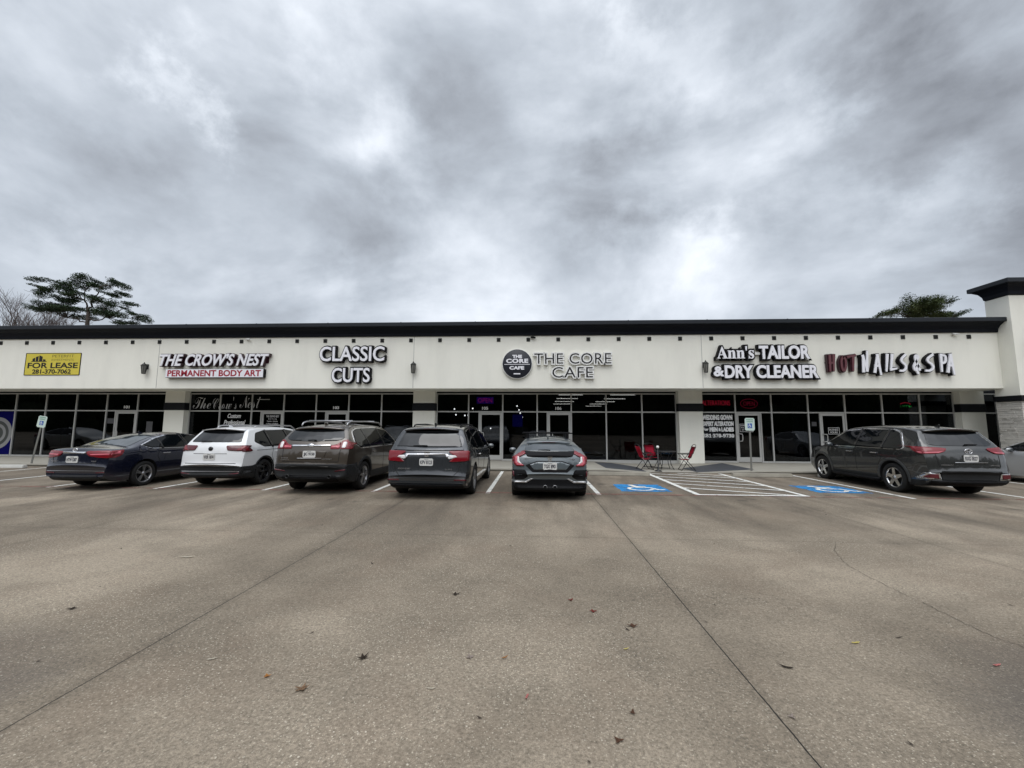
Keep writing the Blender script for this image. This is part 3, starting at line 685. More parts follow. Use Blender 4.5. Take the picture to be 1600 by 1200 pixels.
for body, a in (('THE CORE', (.03, 3.10, 4.08, 4.51)), ('CAFE', (.75, 2.37, 3.52, 3.95))):
    bm = bmesh.new(); letter(bm, body, *a, -.13, -.01, .046, 0, 1.05); sgeo(t, 'return', bm, M['white'])
    bm = bmesh.new(); letter(bm, body, *a, -.136, -.1305, -.002, 0, 1.05); sgeo(t, 'face', bm, M['black_soft'])
# tailor
t = sign('shop_sign', 'white Ann\'s TAILOR and DRY CLEANER letters on black backing', (9, 0, 3.4))
for body, a, of in (('\U0001d400\U0001d427\U0001d427\'\U0001d42c', (7.20, 8.60, 4.25, 4.74), .004), ('TAILOR', (8.82, 10.68, 4.25, 4.74), .022), ('\U0001d7d4' if False else '&', (7.06, 7.40, 3.57, 3.93), .022), ('DRY CLEANER', (7.48, 10.96, 3.50, 3.97), .022)):
    bm = bmesh.new(); letter(bm, body, *a, -.21, -.17, of); sgeo(t, 'face', bm, M['white_face'])
    bm = bmesh.new(); letter(bm, body, *a, -.168, -.012, .070); sgeo(t, 'return', bm, M['black'])
bm = bmesh.new(); box(bm, 8.5, 8.9, -.10, -.004, 4.42, 4.52); sgeo(t, 'raceway', bm, M['white'])
# brush letters
t = sign('shop_sign', 'brush painted HOT NAILS and SPA letters, HOT in dull red, rest white', (13.7, 0, 3.7))
BR = {'H': [[(.10, 1), (.04, -.02)], [(.52, 1.02), (.42, .02)], [(.02, .48), (.5, .56)]],
      'O': [[(.30, .92), (.08, .62), (.12, .12), (.32, .02), (.52, .30), (.52, .72), (.32, .90)]],
      'T': [[(-.25, .90), (.62, 1.02)], [(.36, .98), (.24, .02)]],
      'N': [[(.10, -.02), (.14, .95)], [(.14, .95), (.46, .02)], [(.46, .02), (.62, 1.22)]],
      'A': [[(.02, -.05), (.40, 1.0)], [(.40, 1.0), (.62, -.20)], [(.12, .36), (.56, .30)]],
      'I': [[(.24, 1.0), (.02, .0)]],
      'L': [[(.30, 1.0), (.04, .10)], [(.04, .10), (.62, .16)]],
      'S': [[(.66, .98), (.30, .78), (.22, .60), (.52, .40), (.60, .20), (.36, .04), (.0, .03)]],
      '&': [[(.62, .06), (.30, .72), (.42, .95), (.56, .80), (.10, .30), (.22, .06), (.62, .42)], [(.30, .10), (.44, -.16)]],
      'P': [[(.10, 1.0), (.04, -.02)], [(.10, .95), (.50, .90), (.46, .56), (.08, .46)]]}
hot = [('H', 11.50), ('O', 11.98), ('T', 12.38)]
rest = [('N', 12.86), ('A', 13.36), ('I', 13.84), ('L', 14.02), ('S', 14.42), ('&', 14.96), ('S', 15.72), ('P', 16.10), ('A', 16.36)]
def brush(chars, h0, hs, nm, mt, w, yf, yb, sx=.64):
    bm = bmesh.new(); k = 0
    for ch, x in chars:
        s = 1.25 if (ch == 'S' and x > 15) else 1.0
        for st in BR[ch]:
            k += 1; off = .0009 * k
            pts = [(11.42 + (x + a * hs * sx * s - (.25 if s > 1 else 0) - 11.5) * .885, h0 + b * hs) for a, b in st]
            ribbon(bm, pts, w, yf - off, yb + off, 0, (1.15, .7) if len(st) == 2 else (.9, .9))
    sgeo(t, nm, bm, mt)
brush(hot, 3.76, .60, 'face', M['dull_red'], .085, -.20, -.175); brush(rest, 3.74, .64, 'face', M['white_face'], .088, -.20, -.175)
brush(hot, 3.76, .60, 'return', M['dark_red'], .165, -.15, -.03); brush(rest, 3.74, .64, 'return', M['black'], .175, -.15, -.03)
bm = bmesh.new(); box(bm, 12.3, 15.8, -.012, -.002, 3.90, 4.02); sgeo(t, 'raceway', bm, M['white'])
t = sign('shop_sign', 'black sign letter at the right edge on the tower front', (18.7, TY0, 4.2))
bm = bmesh.new(); letter(bm, 'P', 18.35, 18.80, 4.22, 4.85, TY0 - .20, TY0 - .17, .02); sgeo(t, 'face', bm, M['white_face'])
bm = bmesh.new(); letter(bm, 'P', 18.35, 18.80, 4.22, 4.85, TY0 - .168, TY0 - .01, .06); sgeo(t, 'return', bm, M['black'])

# ------------------------------------------------------------------ lettering and lights in the windows
YG = G - .012
def vinyl(name, label, items, mt, cat='window sign', kind='letter'):
    bm = bmesh.new()
    for it in items: letter(bm, it[0], *it[1:5], YG, YG - .003, *(it[5:] if len(it) > 5 else ()))
    return tag(mesh_obj(name, bm, mt), label, cat)
vinyl('window_lettering', 'pale script The Crow\'s Nest across the upper panes', [("\U0001d4e3\U0001d4f1\U0001d4ee", -15.80, -14.92, 2.32, 2.86, -.008), ("\U0001d4d2\U0001d4fb\U0001d4f8\U0001d500'\U0001d4fc", -14.85, -13.68, 2.30, 2.88, -.008), ("\U0001d4dd\U0001d4ee\U0001d4fc\U0001d4fd", -13.55, -12.55, 2.34, 2.93, -.008)], M['grey_vinyl'])
bm = bmesh.new(); box(bm, -12.72, -12.12, YG - .003, YG, 2.735, 2.765); tag(mesh_obj('window_lettering', bm, M['grey_vinyl']), 'long pale flourish line trailing the script on the upper pane', 'window sign')
vinyl('window_lettering', 'pale slanted Custom Professional lettering behind the white suv', [('Custom', -14.08, -13.45, 1.90, 2.09, .004, .3), ('Professional', -14.24, -13.22, 1.60, 1.80, .004, .3)], M['white_vinyl'])
vinyl('door_lettering', 'white opening hours lettering on the tattoo shop door', [('THE CROWS NEST', -12.24, -11.64, 1.93, 2.02), ('Body Piercing', -12.14, -11.74, 1.83, 1.88), ('Tuesday - Saturday', -12.20, -11.68, 1.72, 1.78), ('11:00am to 8:00pm', -12.22, -11.66, 1.60, 1.67)], M['white_vinyl'])
vinyl('window_lettering', 'white WEDDING GOWN and EXPERT ALTERATION lettering with phone number on the display pane', [('WEDDING GOWN', 7.31, 8.56, 1.90, 2.09, .014), ('EXPERT ALTERATION', 7.31, 8.60, 1.64, 1.81, .014), ('For', 7.31, 7.54, 1.43, 1.54, .010), ('MEN', 7.60, 7.92, 1.40, 1.56, .014), ('&', 7.97, 8.05, 1.42, 1.54, .01), ('LADIES', 8.10, 8.60, 1.40, 1.56, .014), ('\U0001d7d0\U0001d7d6\U0001d7cf\u00b7\U0001d7d1\U0001d7d5\U0001d7ce-\U0001d7d7\U0001d7d5\U0001d7d1\U0001d7ce', 7.31, 8.61, 1.14, 1.29, .004)], M['white_vinyl'])
for num, x, z, lb in (('101', -19.03, 2.35, 'unit number above the door of the leftmost shop'), ('103', -8.98, 2.34, 'unit number above the hair salon door'), ('105', -2.16, 2.33, 'unit number 105 above the cafe door'), ('106', 1.10, 2.33, 'unit number 106 above the door right of the cafe'), ):
    vinyl('unit_number', 'white ' + lb, [(num, x - .13, x + .13, z - .02, z + .10, .006)], M['white_vinyl'])
def neon(name, label, body, a, mt, y=G + .10, cat='neon sign', halo=None):
    t = thing(name, label, cat, ((a[0] + a[1]) / 2, y, a[2]))
    bm = bmesh.new(); letter(bm, body, *a, y - .006, y + .006, -.007); o = mesh_obj('tube', bm, mt, t); o.matrix_parent_inverse = Matrix.Translation(-t.location)
    bm = bmesh.new()
    if halo: box(bm, a[0] - .06, a[1] + .06, y + .03, y + .035, a[2] - .05, a[3] + .05)
    else: 
        for xx in (a[0] + .05, a[1] - .05): tube(bm, [(xx, y + .02, a[2]), (xx, y + .02, ZH)], .004, 5)
    o = mesh_obj('backing' if halo else 'hanger', bm, halo or M['black'], t); o.matrix_parent_inverse = Matrix.Translation(-t.location)
    return t
neon('neon_sign', 'red glowing ALTERATIONS sign in the upper pane', 'ALTERATIONS', (7.36, 8.56, 2.52, 2.74), M['neon_red'])
neon('open_sign', 'red and violet glowing OPEN sign in the upper cafe pane', 'OPEN', (-2.50, -1.86, 2.63, 2.83), M['neon_pink'], halo=M['neon_violet'])
t = neon('open_sign', 'dim red OPEN sign inside an oval above the tailor door', 'OPEN', (9.12, 9.60, 2.50, 2.70), M['neon_dim'])
bm = bmesh.new(); pts = [(9.36 + .36 * math.cos(R(a)), G + .10, 2.60 + .20 * math.sin(R(a))) for a in range(0, 361, 12)]; tube(bm, pts, .007, 5, False); o = mesh_obj('oval', bm, M['neon_dim'], t); o.matrix_parent_inverse = Matrix.Translation(-t.location)
t = neon('neon_sign', 'small green and red neon sign in the nail salon pane', 'OPEN', (15.62, 16.08, 2.46, 2.55), M['neon_green'])
bm = bmesh.new(); pts = [(15.85 + .20 * math.cos(R(a)), G + .10, 2.58 + .07 * math.sin(R(a))) for a in range(0, 181, 12)]; tube(bm, pts, .008, 5, False); o = mesh_obj('arc', bm, M['neon_red'], t); o.matrix_parent_inverse = Matrix.Translation(-t.location)
# ceiling tubes in unit 106
ct = thing('ceiling_light', 'lit ceiling tube seen through the upper panes right of the cafe', 'ceiling light', (2.0, 5.6, 3.25), 0, 'ceiling tubes inside unit 106')
bm = bmesh.new(); box(bm, -.66, .66, -.07, .07, .03, .068); mesh_obj('fixture', bm, M['white'], ct)
bm = bmesh.new(); box(bm, -.64, .64, -.05, .05, 0, .028); mesh_obj('tube', bm, M['lamp_on'], ct)
for x, y in ((2.05, 8.6), (2.1, 11.6), (2.15, 14.8), (4.75, 5.6), (4.95, 8.8), (4.9, 11.8), (4.9, 14.8), (5.0, 18.0), (8.4, 6.3)):
    c = link(ct.copy()); c.location = (x, y, 3.25)
    for ch in ct.children: link(ch.copy(), c)
    if x > 8: c['label'] = 'lit ceiling tube inside the tailor shop above the ALTERATIONS sign'; c['group'] = 'ceiling tubes inside the tailor shop'
# cafe pendants
pn = thing('pendant_lamp', 'small glowing pendant bulb hanging inside the cafe', 'pendant lamp', (-3.54 * 1.12, 3.9, 2.42), 0, 'pendant bulbs inside the cafe')
bm = bmesh.new(); bmesh.ops.create_uvsphere(bm, u_segments=10, v_segments=8, radius=.035); mesh_obj('bulb', bm, M['bulb_on'], pn)
bm = bmesh.new(); tube(bm, [(0, 0, .03), (0, 0, .88)], .004, 5); mesh_obj('cord', bm, M['black'], pn)
for x, y, z in ((-3.04, 3.9, 2.45), (-3.88, 3.9, 2.13), (-3.43, 3.9, 2.10), (-3.27, 3.9, 2.11), (-.84, 4.4, 2.60), (-.74, 4.4, 2.40), (-.68, 4.4, 2.24), (-.70, 4.4, 2.10), (-.58, 4.4, 2.04), (-2.35, 6, 1.45)):
    c = link(pn.copy()); c.location = (x, y, z)
    for ch in pn.children:
        d = link(ch.copy(), c)
        if ch.name.startswith('cord'): d.scale = (1, 1, (3.31 - z) / .89)
# blue poster with a grey ring in the far left window, blue lit panel in the cafe
t = thing('window_poster', 'blue window poster with large grey ring in the far left pane', 'poster', (-25.3, G + .03, .2))
bm = bmesh.new(); box(bm, -25.98, -24.60, G - .018, G - .008, .16, 2.17); o = mesh_obj('sheet', bm, M['blue_int'], t); o.matrix_parent_inverse = Matrix.Translation(-t.location)
bm = bmesh.new()
for r0, r1, yy in ((.58, .75, G - .022), (.30, .44, G - .023)):
    rr = lathe(bm, [(r0, yy), (r1, yy)], 40, 'y', (-25.35, 0, 1.14))
lathe(bm, [(.0, G - .0195), (.57, G - .0195)], 40, 'y', (-25.35, 0, 1.14), 1)
o = mesh_obj('ring', bm, [M['alu_dark'], M['ring_dark']] if 'ring_dark' in M else [M['alu_dark'], mat('dark_print', (.05, .055, .05), .6)], t); o.matrix_parent_inverse = Matrix.Translation(-t.location)
bm = bmesh.new(); box(bm, -1.05, -.55, 4.0, 4.03, 1.55, 2.15); tag(mesh_obj('menu_screen', bm, M['blue_screen']), 'dim blue lit screen inside the cafe behind the glass', 'screen')
# paper notices, lace film and a chair frame in the tailor and salon windows
def notice(x0, x1, z0, z1, label, mt, y=G - .012):
    bm = bmesh.new(); box(bm, x0, x1, y - .003, y, z0, z1); return tag(mesh_obj('notice', bm, mt), label, 'notice')
M['paper'] = mat('grey_paper', (0.22, 0.22, 0.22), 0.8); M['paper_dark'] = mat('dim_paper', (0.08, 0.08, 0.085), 0.8)
notice(-17.98, -17.68, 1.20, 1.72, 'dim grey notice in the pane left of the first pillar', M['paper_dark'])
notice(-19.93, -19.60, 1.62, 1.86, 'dim notice on the side pane left of the leftmost shop door', M['paper_dark'])
notice(11.86, 12.06, 1.64, 1.82, 'small framed notice beside the nail salon door', M['paper_dark'])
def door_board(x0, x1, z0, z1, label, lines):
    t = thing('door_notice', label, 'notice', (x0, G - .02, z0)); bm = bmesh.new(); w = .012
    for d in ((x0, x1, z0, z0 + w), (x0, x1, z1 - w, z1), (x0, x0 + w, z0 + w, z1 - w), (x1 - w, x1, z0 + w, z1 - w)): box(bm, d[0], d[1], YG - .004, YG, d[2], d[3])
    o = mesh_obj('border', bm, M['white_vinyl'], t); o.matrix_parent_inverse = Matrix.Translation(-t.location)
    bm = bmesh.new()
    for s, a, b, c, d in lines: letter(bm, s, a, b, c, d, YG - .003)
    o = mesh_obj('lettering', bm, M['white_vinyl'], t); o.matrix_parent_inverse = Matrix.Translation(-t.location)
door_board(8.86, 9.42, 1.38, 1.72, 'white bordered opening hours on the tailor shop door', [('BUSINESS HOURS', 8.90, 9.38, 1.62, 1.68), ('MON - FRI  9 - 6', 8.92, 9.30, 1.53, 1.58), ('SAT  9 - 4', 8.94, 9.2, 1.44, 1.49)])
door_board(12.52, 12.98, 1.30, 1.58, 'white bordered business hours on the nail salon door', [('BUSINESS', 12.57, 12.93, 1.45, 1.53), ('HOURS', 12.60, 12.90, 1.34, 1.42)])
def film_mat():
    mm = mat('lace_film', (0.1, 0.1, 0.12), 0.8); N = NT(mm.node_tree); b = N.n['Principled BSDF']; co = N.new('ShaderNodeTexCoord').outputs['Object']
    v_ = N.n.new('ShaderNodeTexVoronoi'); v_.inputs['Scale'].default_value = 9; v_.feature = 'DISTANCE_TO_EDGE'; N.lk(co, v_.inputs['Vector'])
    N.lk(N.mixc(N.ramp(v_.outputs['Distance'], [(.06, 0.0), (.14, 1.0)]), (0.30, 0.34, 0.42), (0.05, 0.055, 0.075)), b.inputs['Base Color']); return mm
M['film'] = film_mat()
for x0, x1, z0, z1, lb in ((11.13, 11.66, .16, 3.0, 'tall lace patterned screen in the pane left of the nail salon door'), (15.05, 15.45, .3, 3.0, 'lace patterned screen in a nail salon pane above the dark suv'), (15.75, 16.2, .3, 2.18, 'lace patterned screen beside the green neon')):
    bm = bmesh.new(); box(bm, x0, x1, G + .09, G + .11, z0, z1); tag(mesh_obj('lace_screen', bm, M['film']), lb, 'screen')
M['cloth_dim'] = mat('dim_cloth', (0.10, 0.105, 0.105), 0.9); M['cloth_pale'] = mat('pale_cloth', (0.30, 0.30, 0.34), 0.8)
bm = bmesh.new()
for k in range(9): tube(bm, [(9.82 + k * .035, G + .5 + .03 * math.sin(k * 2), .12), (9.84 + k * .031, G + .5 + .03 * math.sin(k * 2), 1.35)], .03, 6)
tag(mesh_obj('hanging_garment', bm, M['cloth_dim']), 'grey garment hanging behind the side pane of the tailor door', 'garment')
t = thing('bench', 'pale slatted bench inside the salon behind the glass', 'bench', (10.75, G + .7, SW + .012))
bm = bmesh.new()
for k in range(8): box(bm, -.36 + k * .1, -.31 + k * .1, .15, .18, .45, .80)
box(bm, -.38, .42, .14, .19, .80, .86); mesh_obj('backrest', bm, M['cloth_pale'], t)
bm = bmesh.new(); box(bm, -.38, .42, -.25, .13, .40, .45); mesh_obj('seat', bm, M['cloth_pale'], t)
for sx in (-.35, .36):
    for sy in (-.22, .10):
        bm = bmesh.new(); box(bm, sx, sx + .04, sy, sy + .04, 0, .398); mesh_obj('leg', bm, M['cloth_pale'], t)
# cafe counter seen dimly
t = thing('counter', 'dim cafe counter with machines behind the glass', 'counter', (-1.2, 5.5, SW + .012))
bm = bmesh.new(); box(bm, -1.0, 1.2, 0, .6, 0, 1.02); mesh_obj('cabinet', bm, M['dark_int'], t)
bm = bmesh.new(); box(bm, -1.05, 1.25, -.05, .65, 1.022, 1.06); mesh_obj('countertop', bm, M['cloth_pale'], t)
bm = bmesh.new(); box(bm, .2, .9, .1, .5, 1.062, 1.45); bmesh.ops.bevel(bm, geom=bm.edges[:], offset=.04, segments=2, affect='EDGES'); tag(on_b(mesh_obj('coffee_machine', bm, M['alu_dark']), t), None, None)

# ------------------------------------------------------------------ parking signs
def hc_sign(x, y, z0, lean, label, rz):
    t = thing('accessible_parking_sign', label, 'parking sign', (x, y, z0), 0, 'accessible parking signs'); t.rotation_euler = (0, lean, rz)
    bm = bmesh.new(); prism(bm, [(-.03, -.02), (.03, -.02), (.03, -.008), (.008, -.008), (.008, .018), (-.008, .018), (-.008, -.008), (-.03, -.008)], -.05, 1.80, 'xy'); mesh_obj('post', bm, M['galv'], t)
    bm = bmesh.new(); box(bm, -.165, .165, -.030, -.022, 1.38, 1.82)
    es = [e for e in bm.edges if abs(e.verts[0].co.y - e.verts[1].co.y) > .001]; bmesh.ops.bevel(bm, geom=es, offset=.03, segments=3, affect='EDGES'); mesh_obj('plate', bm, M['sign_pale'], t)
    bm = bmesh.new(); box(bm, -.075, .075, -.0335, -.031, 1.47, 1.63); mesh_obj('symbol_panel', bm, M['sign_blue'], t)
    bm = bmesh.new(); y_ = -.0345
    letter(bm, 'RESERVED', -.12, .12, 1.745, 1.785, y_, y_ + .0025); letter(bm, 'PARKING', -.11, .11, 1.675, 1.715, y_, y_ + .0025); mesh_obj('lettering', bm, M['sign_green'], t)
    bm = bmesh.new()
    for k, st in enumerate(([(-.02, 1.595), (-.012, 1.555)], [(-.012, 1.575), (.022, 1.575)], [(-.012, 1.553), (.02, 1.553), (.036, 1.51)], [(-.03, 1.57), (-.045, 1.53), (-.02, 1.495), (.015, 1.51), (.02, 1.53)])):
        ribbon(bm, st, .012, -.0365 - .0004 * k, -.0336, smooth=3)
    lathe(bm, [(0, -.0362), (.013, -.0362), (.013, -.0336)], 10, 'y', (-.022, 0, 1.612)); mesh_obj('wheelchair_mark', bm, M['white'], t)
hc_sign(7.54, -1.62, SW, R(0.6), 'accessible parking sign on a straight post in front of the tailor door', 0)
hc_sign(-19.10, -1.62, SW, R(8.0), 'leaning accessible parking sign by the kerb left of the navy sedan', R(4))

# ------------------------------------------------------------------ patio set
def chair(x, y, rz, label):
    t = thing('patio_chair', label, 'chair', (x, y, swz(x) + .004), rz, 'red folding patio chairs'); t.scale = (.94,) * 3
    # faces +x
    for s in (-1, 1):
        bm = bmesh.new(); yy = .25 * s
        tube(bm, [(.24, yy, 0.0), (-.02, yy, .42), (-.20, yy, .66), (-.30, yy, .90)], .012, 7); tube(bm, [(-.28, yy, 0.0), (.02, yy, .36), (.22, yy, .62)], .012, 7)
        tube(bm, [(.26, yy, .62), (-.18, yy, .63)], .014, 7); mesh_obj('side_frame', bm, M['black_metal'], t)
    bm = bmesh.new(); tube(bm, [(.24, -.25, .012), (.24, .25, .012)], .010, 6); tube(bm, [(-.28, -.25, .012), (-.28, .25, .012)], .010, 6); tube(bm, [(.21, -.25, .40), (.21, .25, .40)], .011, 6)
    tube(bm, [(-.30, -.25, .90), (-.33, -.17, .97), (-.335, 0, .985), (-.33, .17, .97), (-.30, .25, .90)], .011, 7); mesh_obj('crossbar', bm, M['black_metal'], t)
    bm = bmesh.new(); n = 6
    def sling(P_, half):
        rows = [[bm.verts.new((a, half * (k / n * 2 - 1), b - .018 * math.cos((k / n - .5) * math.pi))) for k in range(n + 1)] for a, b in P_]
        for r0, r1 in zip(rows, rows[1:]):
            for k in range(n): bm.faces.new((r0[k], r0[k + 1], r1[k + 1], r1[k])).smooth = True
    sling([(.22, .43), (.10, .41), (-.02, .40), (-.10, .42)], .235); seat = bm
    bmesh.ops.solidify(bm, geom=bm.faces[:], thickness=.008); mesh_obj('seat', bm, M['fabric_red'], t)
    bm = bmesh.new(); sling([(-.12, .47), (-.17, .58), (-.24, .74), (-.30, .915)], .235); bmesh.ops.solidify(bm, geom=bm.faces[:], thickness=.008); mesh_obj('backrest', bm, M['fabric_red'], t)
chair(4.12, -.85, R(8), 'red sling chair left of the patio table, seen from the side')
chair(4.62, -.15, R(-72), 'red sling chair behind the patio table, backrest facing the lot')
chair(5.58, -.95, R(176), 'red sling chair right of the patio table in front of the pillar')
t = thing('patio_table', 'dark round mesh patio table on thin curved legs', 'table', (4.90, -.72, swz(4.90) + .002)); t.scale = (.94,) * 3
bm = bmesh.new(); lathe(bm, [(0, .715), (.42, .715), (.44, .70), (.44, .688), (.42, .682), (0, .69)], 28, 'z'); mesh_obj('tabletop', bm, M['black_metal'], t)
for k in range(4):
    a = R(45 + 90 * k); c, s = math.cos(a), math.sin(a); bm = bmesh.new(); tube(bm, [(c * .36, s * .36, .685), (c * .20, s * .20, .42), (c * .24, s * .24, .2), (c * .36, s * .36, 0)], .013, 7); mesh_obj('leg', bm, M['black_metal'], t)
bm = bmesh.new(); tube(bm, [(.2 * math.cos(R(a)), .2 * math.sin(R(a)), .40) for a in range(0, 361, 20)], .009, 6, False); mesh_obj('brace_ring', bm, M['black_metal'], t)
t = thing('ash_bin', 'slim black pole with white ball top beside the patio chairs', 'post', (4.42, -1.45, swz(4.42) + .002))
bm = bmesh.new(); lathe(bm, [(0, 0), (.13, 0), (.13, .02), (.05, .05), (.022, .09), (.022, .80), (0, .80)], 18, 'z'); mesh_obj('pole', bm, M['black_metal'], t)
bm = bmesh.new(); bmesh.ops.create_uvsphere(bm, u_segments=14, v_segments=10, radius=.052, matrix=Matrix.Translation((0, 0, .85)))
for f in bm.faces: f.smooth = True
mesh_obj('ball_top', bm, M['white'], t)

# ------------------------------------------------------------------ trees beyond the roof
def tufts(bm, c, rx, ry, rz, n, size, rnd, flat=0.5):
    for _ in range(n):
        while True:
            q = Vector((rnd.uniform(-1, 1), rnd.uniform(-1, 1), rnd.uniform(-1, 1)))
            if q.length < 1: break
        q = q * (0.55 + 0.45 * q.length)
        p_ = Vector((c[0] + q.x * rx, c[1] + q.y * ry, c[2] + q.z * rz))
        s = size * rnd.uniform(.5, 1.25)
        a = Vector((rnd.uniform(-1, 1), rnd.uniform(-1, 1), rnd.uniform(-flat, flat))).normalized()
        b = a.cross(Vector((rnd.uniform(-.5, .5), rnd.uniform(-.5, .5), 1))).normalized()
        w = s * rnd.uniform(.25, .5)
        bm.faces.new([bm.verts.new(p_ + d) for d in (-a * s, b * w, a * s, -b * w)])
def limb(bm, a, b, r0, r1, rnd, wob=.25, n=6):
    a, b = Vector(a), Vector(b); pts, rr = [], []
    for i in range(n + 1):
        k = i / n; p_ = a.lerp(b, k); j = wob * math.sin(math.pi * k)
        pts.append(p_ + Vector((rnd.uniform(-j, j), rnd.uniform(-j, j), rnd.uniform(-j, j) + .3 * j))); rr.append(r0 + (r1 - r0) * k)
    tube(bm, pts, rr, 6); return pts
def tree(name, label, cat, base, trunk, clumps, forks, leafm, barkm, n_per, size, seed, group=None, depth=1.0, twig=.06):
    rnd = random.Random(seed); t = thing(name, label, cat, base, 0, group); inv = Matrix.Translation(-Vector(base))
    bm = bmesh.new()
    tube(bm, [p_ for p_, _ in trunk], [r for _, r in trunk], 9)
    for a, b, r0, r1 in forks: limb(bm, a, b, r0, r1, rnd)
    cl = []
    for (x, z, rx, rz) in clumps:
        y = base[1] + rnd.uniform(-1.6, 1.6) * depth
        cl.append((x, y, z, rx, rz))
        ends = [Vector(b) for _, b, _, _ in forks] + [Vector(p_) for p_, _ in trunk[2:]]
        c = Vector((x, y, z)); s = min(ends, key=lambda e: (e - c).length + (1.5 if e.z > z else 0))
        limb(bm, s, (x, y, z - rz * .3), twig, twig * .35, rnd, .3)
        for k in range(3): limb(bm, (x, y, z - rz * .3), (x + rnd.uniform(-1, 1) * rx, y + rnd.uniform(-1, 1), z + rnd.uniform(-.2, .8) * rz), twig * .4, .015, rnd, .12, 4)
    o = mesh_obj('trunk', bm, barkm, t); o.matrix_parent_inverse = inv
    bm = bmesh.new()
    for (x, y, z, rx, rz) in cl:
        m_ = max(3, int(rx / .45))
        for k in range(m_):
            cx = x + (k - (m_ - 1) / 2) / m_ * 2 * rx + rnd.uniform(-.15, .15); cz = z + rnd.uniform(-.9, .9) * rz
            tufts(bm, (cx, y + rnd.uniform(-.7, .7) * depth, cz), rx / m_ * 1.25, 1.0 * depth, rz * .85, int(n_per / m_ * rx * 1.1), size, rnd, .45)
    o = mesh_obj('crown', bm, leafm, t); o.matrix_parent_inverse = inv
PINE = [(-63.33, 21.89, 1.72, 0.69), (-59.03, 21.29, 1.7, 0.62), (-65.96, 20.86, 1.85, 0.56), (-68.36, 21.29, 0.87, 0.35), (-66.96, 20.07, 1.43, 0.42), (-62.52, 20.81, 1.43, 0.55), (-68.81, 19.43, 1.03, 0.54), (-66.54, 18.87, 1.7, 0.42), (-68.36, 18.1, 1.58, 0.55), (-64.13, 19.37, 1.41, 0.35), (-60.79, 18.8, 1.16, 0.67), (-58.61, 19.96, 1.26, 0.41), (-57.1, 18.5, 0.84, 0.34), (-59.39, 18.39, 1.26, 0.41), (-65.56, 17.67, 2.11, 0.48), (-64.12, 17.0, 1.83, 0.48), (-67.42, 17.16, 1.69, 0.41), (-60.19, 17.09, 1.54, 0.47), (-57.58, 16.67, 1.54, 0.6), (-55.29, 16.65, 1.39, 0.53), (-56.54, 15.75, 1.1, 0.27), (-69.24, 17.45, 1.05, 0.67)]
PINE = [(-61.9 + (x + 61.9) * (.9 if x < -61.9 else .97), z, rx, rz) for x, z, rx, rz in PINE]
rnd = random.Random(77)
for (x, z, rx, rz) in list(PINE):
    PINE.append((x + rnd.uniform(-1.2, 1.2), z + rnd.uniform(-.5, .6), rx * .45, rz * .6))
tree('pine_tree', 'spreading dark pine standing behind the roof at the left, trunk forked', 'tree', (-62, 36, 0),
     [((-61.6, 36, 0), .38), ((-61.7, 36, 8), .31), ((-61.89, 36, 15.0), .24), ((-61.95, 36, 17.1), .19)], PINE,
     [((-61.95, 36, 17.1), (-63.0, 36.2, 18.9), .14, .09), ((-61.95, 36, 17.1), (-61.4, 35.8, 18.5), .15, .10), ((-61.4, 35.8, 18.5), (-60.2, 35.6, 20.5), .09, .05),
      ((-63.0, 36.2, 18.9), (-64.8, 36.4, 19.8), .08, .05), ((-61.9, 36, 15.6), (-65.3, 36.3, 16.4), .10, .06), ((-61.9, 36, 15.9), (-58.6, 35.7, 16.2), .10, .06), ((-63.0, 36.2, 18.9), (-62.6, 36, 20.4), .08, .05)],
     M['needles'], M['bark'], 900, .13, 3)
OAK = [(48.51, 17.2, 1.41, 0.6), (47.49, 16.49, 1.11, 0.7), (49.68, 16.47, 1.51, 0.7), (46.11, 15.99, 0.7, 0.5), (46.86, 15.78, 1.01, 0.5), (48.57, 15.76, 1.51, 0.5), (50.55, 15.74, 1.01, 0.5), (44.19, 15.91, 0.7, 0.3), (43.39, 15.51, 0.6, 0.2), (46.36, 16.6, 0.5, 0.25), (48.2, 16.5, 1.6, .8), (49.3, 16.0, 1.4, .7), (47.3, 15.6, 1.6, .5)]
OAK = [(x, z + .1, rx * .95, rz * 1.5) for x, z, rx, rz in OAK]
tree('evergreen_tree', 'rounded dense dark evergreen behind the roof at the right', 'tree', (48.5, 36, 0), [((48.5, 36, 0), .4), ((48.4, 36, 8), .33), ((48.3, 36, 13.5), .26), ((48.3, 36, 15), .2)], OAK,
     [((48.3, 36, 14), (46.6, 36, 15.4), .12, .07), ((48.3, 36, 14), (50.0, 36, 15.6), .12, .07)], M['oakleaf'], M['bark'], 1300, .12, 5, depth=1.2)
PINE2 = [(51.05, 17.89, 0.6, 0.3), (52.1, 17.97, 0.5, 0.25), (53.02, 17.76, 0.4, 0.2), (50.25, 17.48, 0.5, 0.25), (51.17, 17.17, 0.6, 0.25), (51.69, 16.75, 0.8, 0.4), (52.88, 16.33, 1.21, 0.4), (53.87, 15.91, 0.91, 0.35), (54.86, 16.41, 0.7, 0.25), (55.18, 15.9, 0.5, 0.15), (51.98, 15.83, 0.91, 0.3)]
tree('pine_tree', 'open topped pine behind the roof between the dense evergreen and the tower', 'tree', (52, 38, 0), [((52, 38, 0), .33), ((51.9, 38, 8), .27), ((51.8, 38, 15), .18), ((51.6, 38, 16.8), .12)], PINE2,
     [((51.7, 38, 15.6), (53.4, 38, 15.9), .09, .05), ((51.6, 38, 16.4), (52.2, 38, 17.5), .08, .05)], M['needles'], M['bark'], 900, .115, 8, twig=.045)
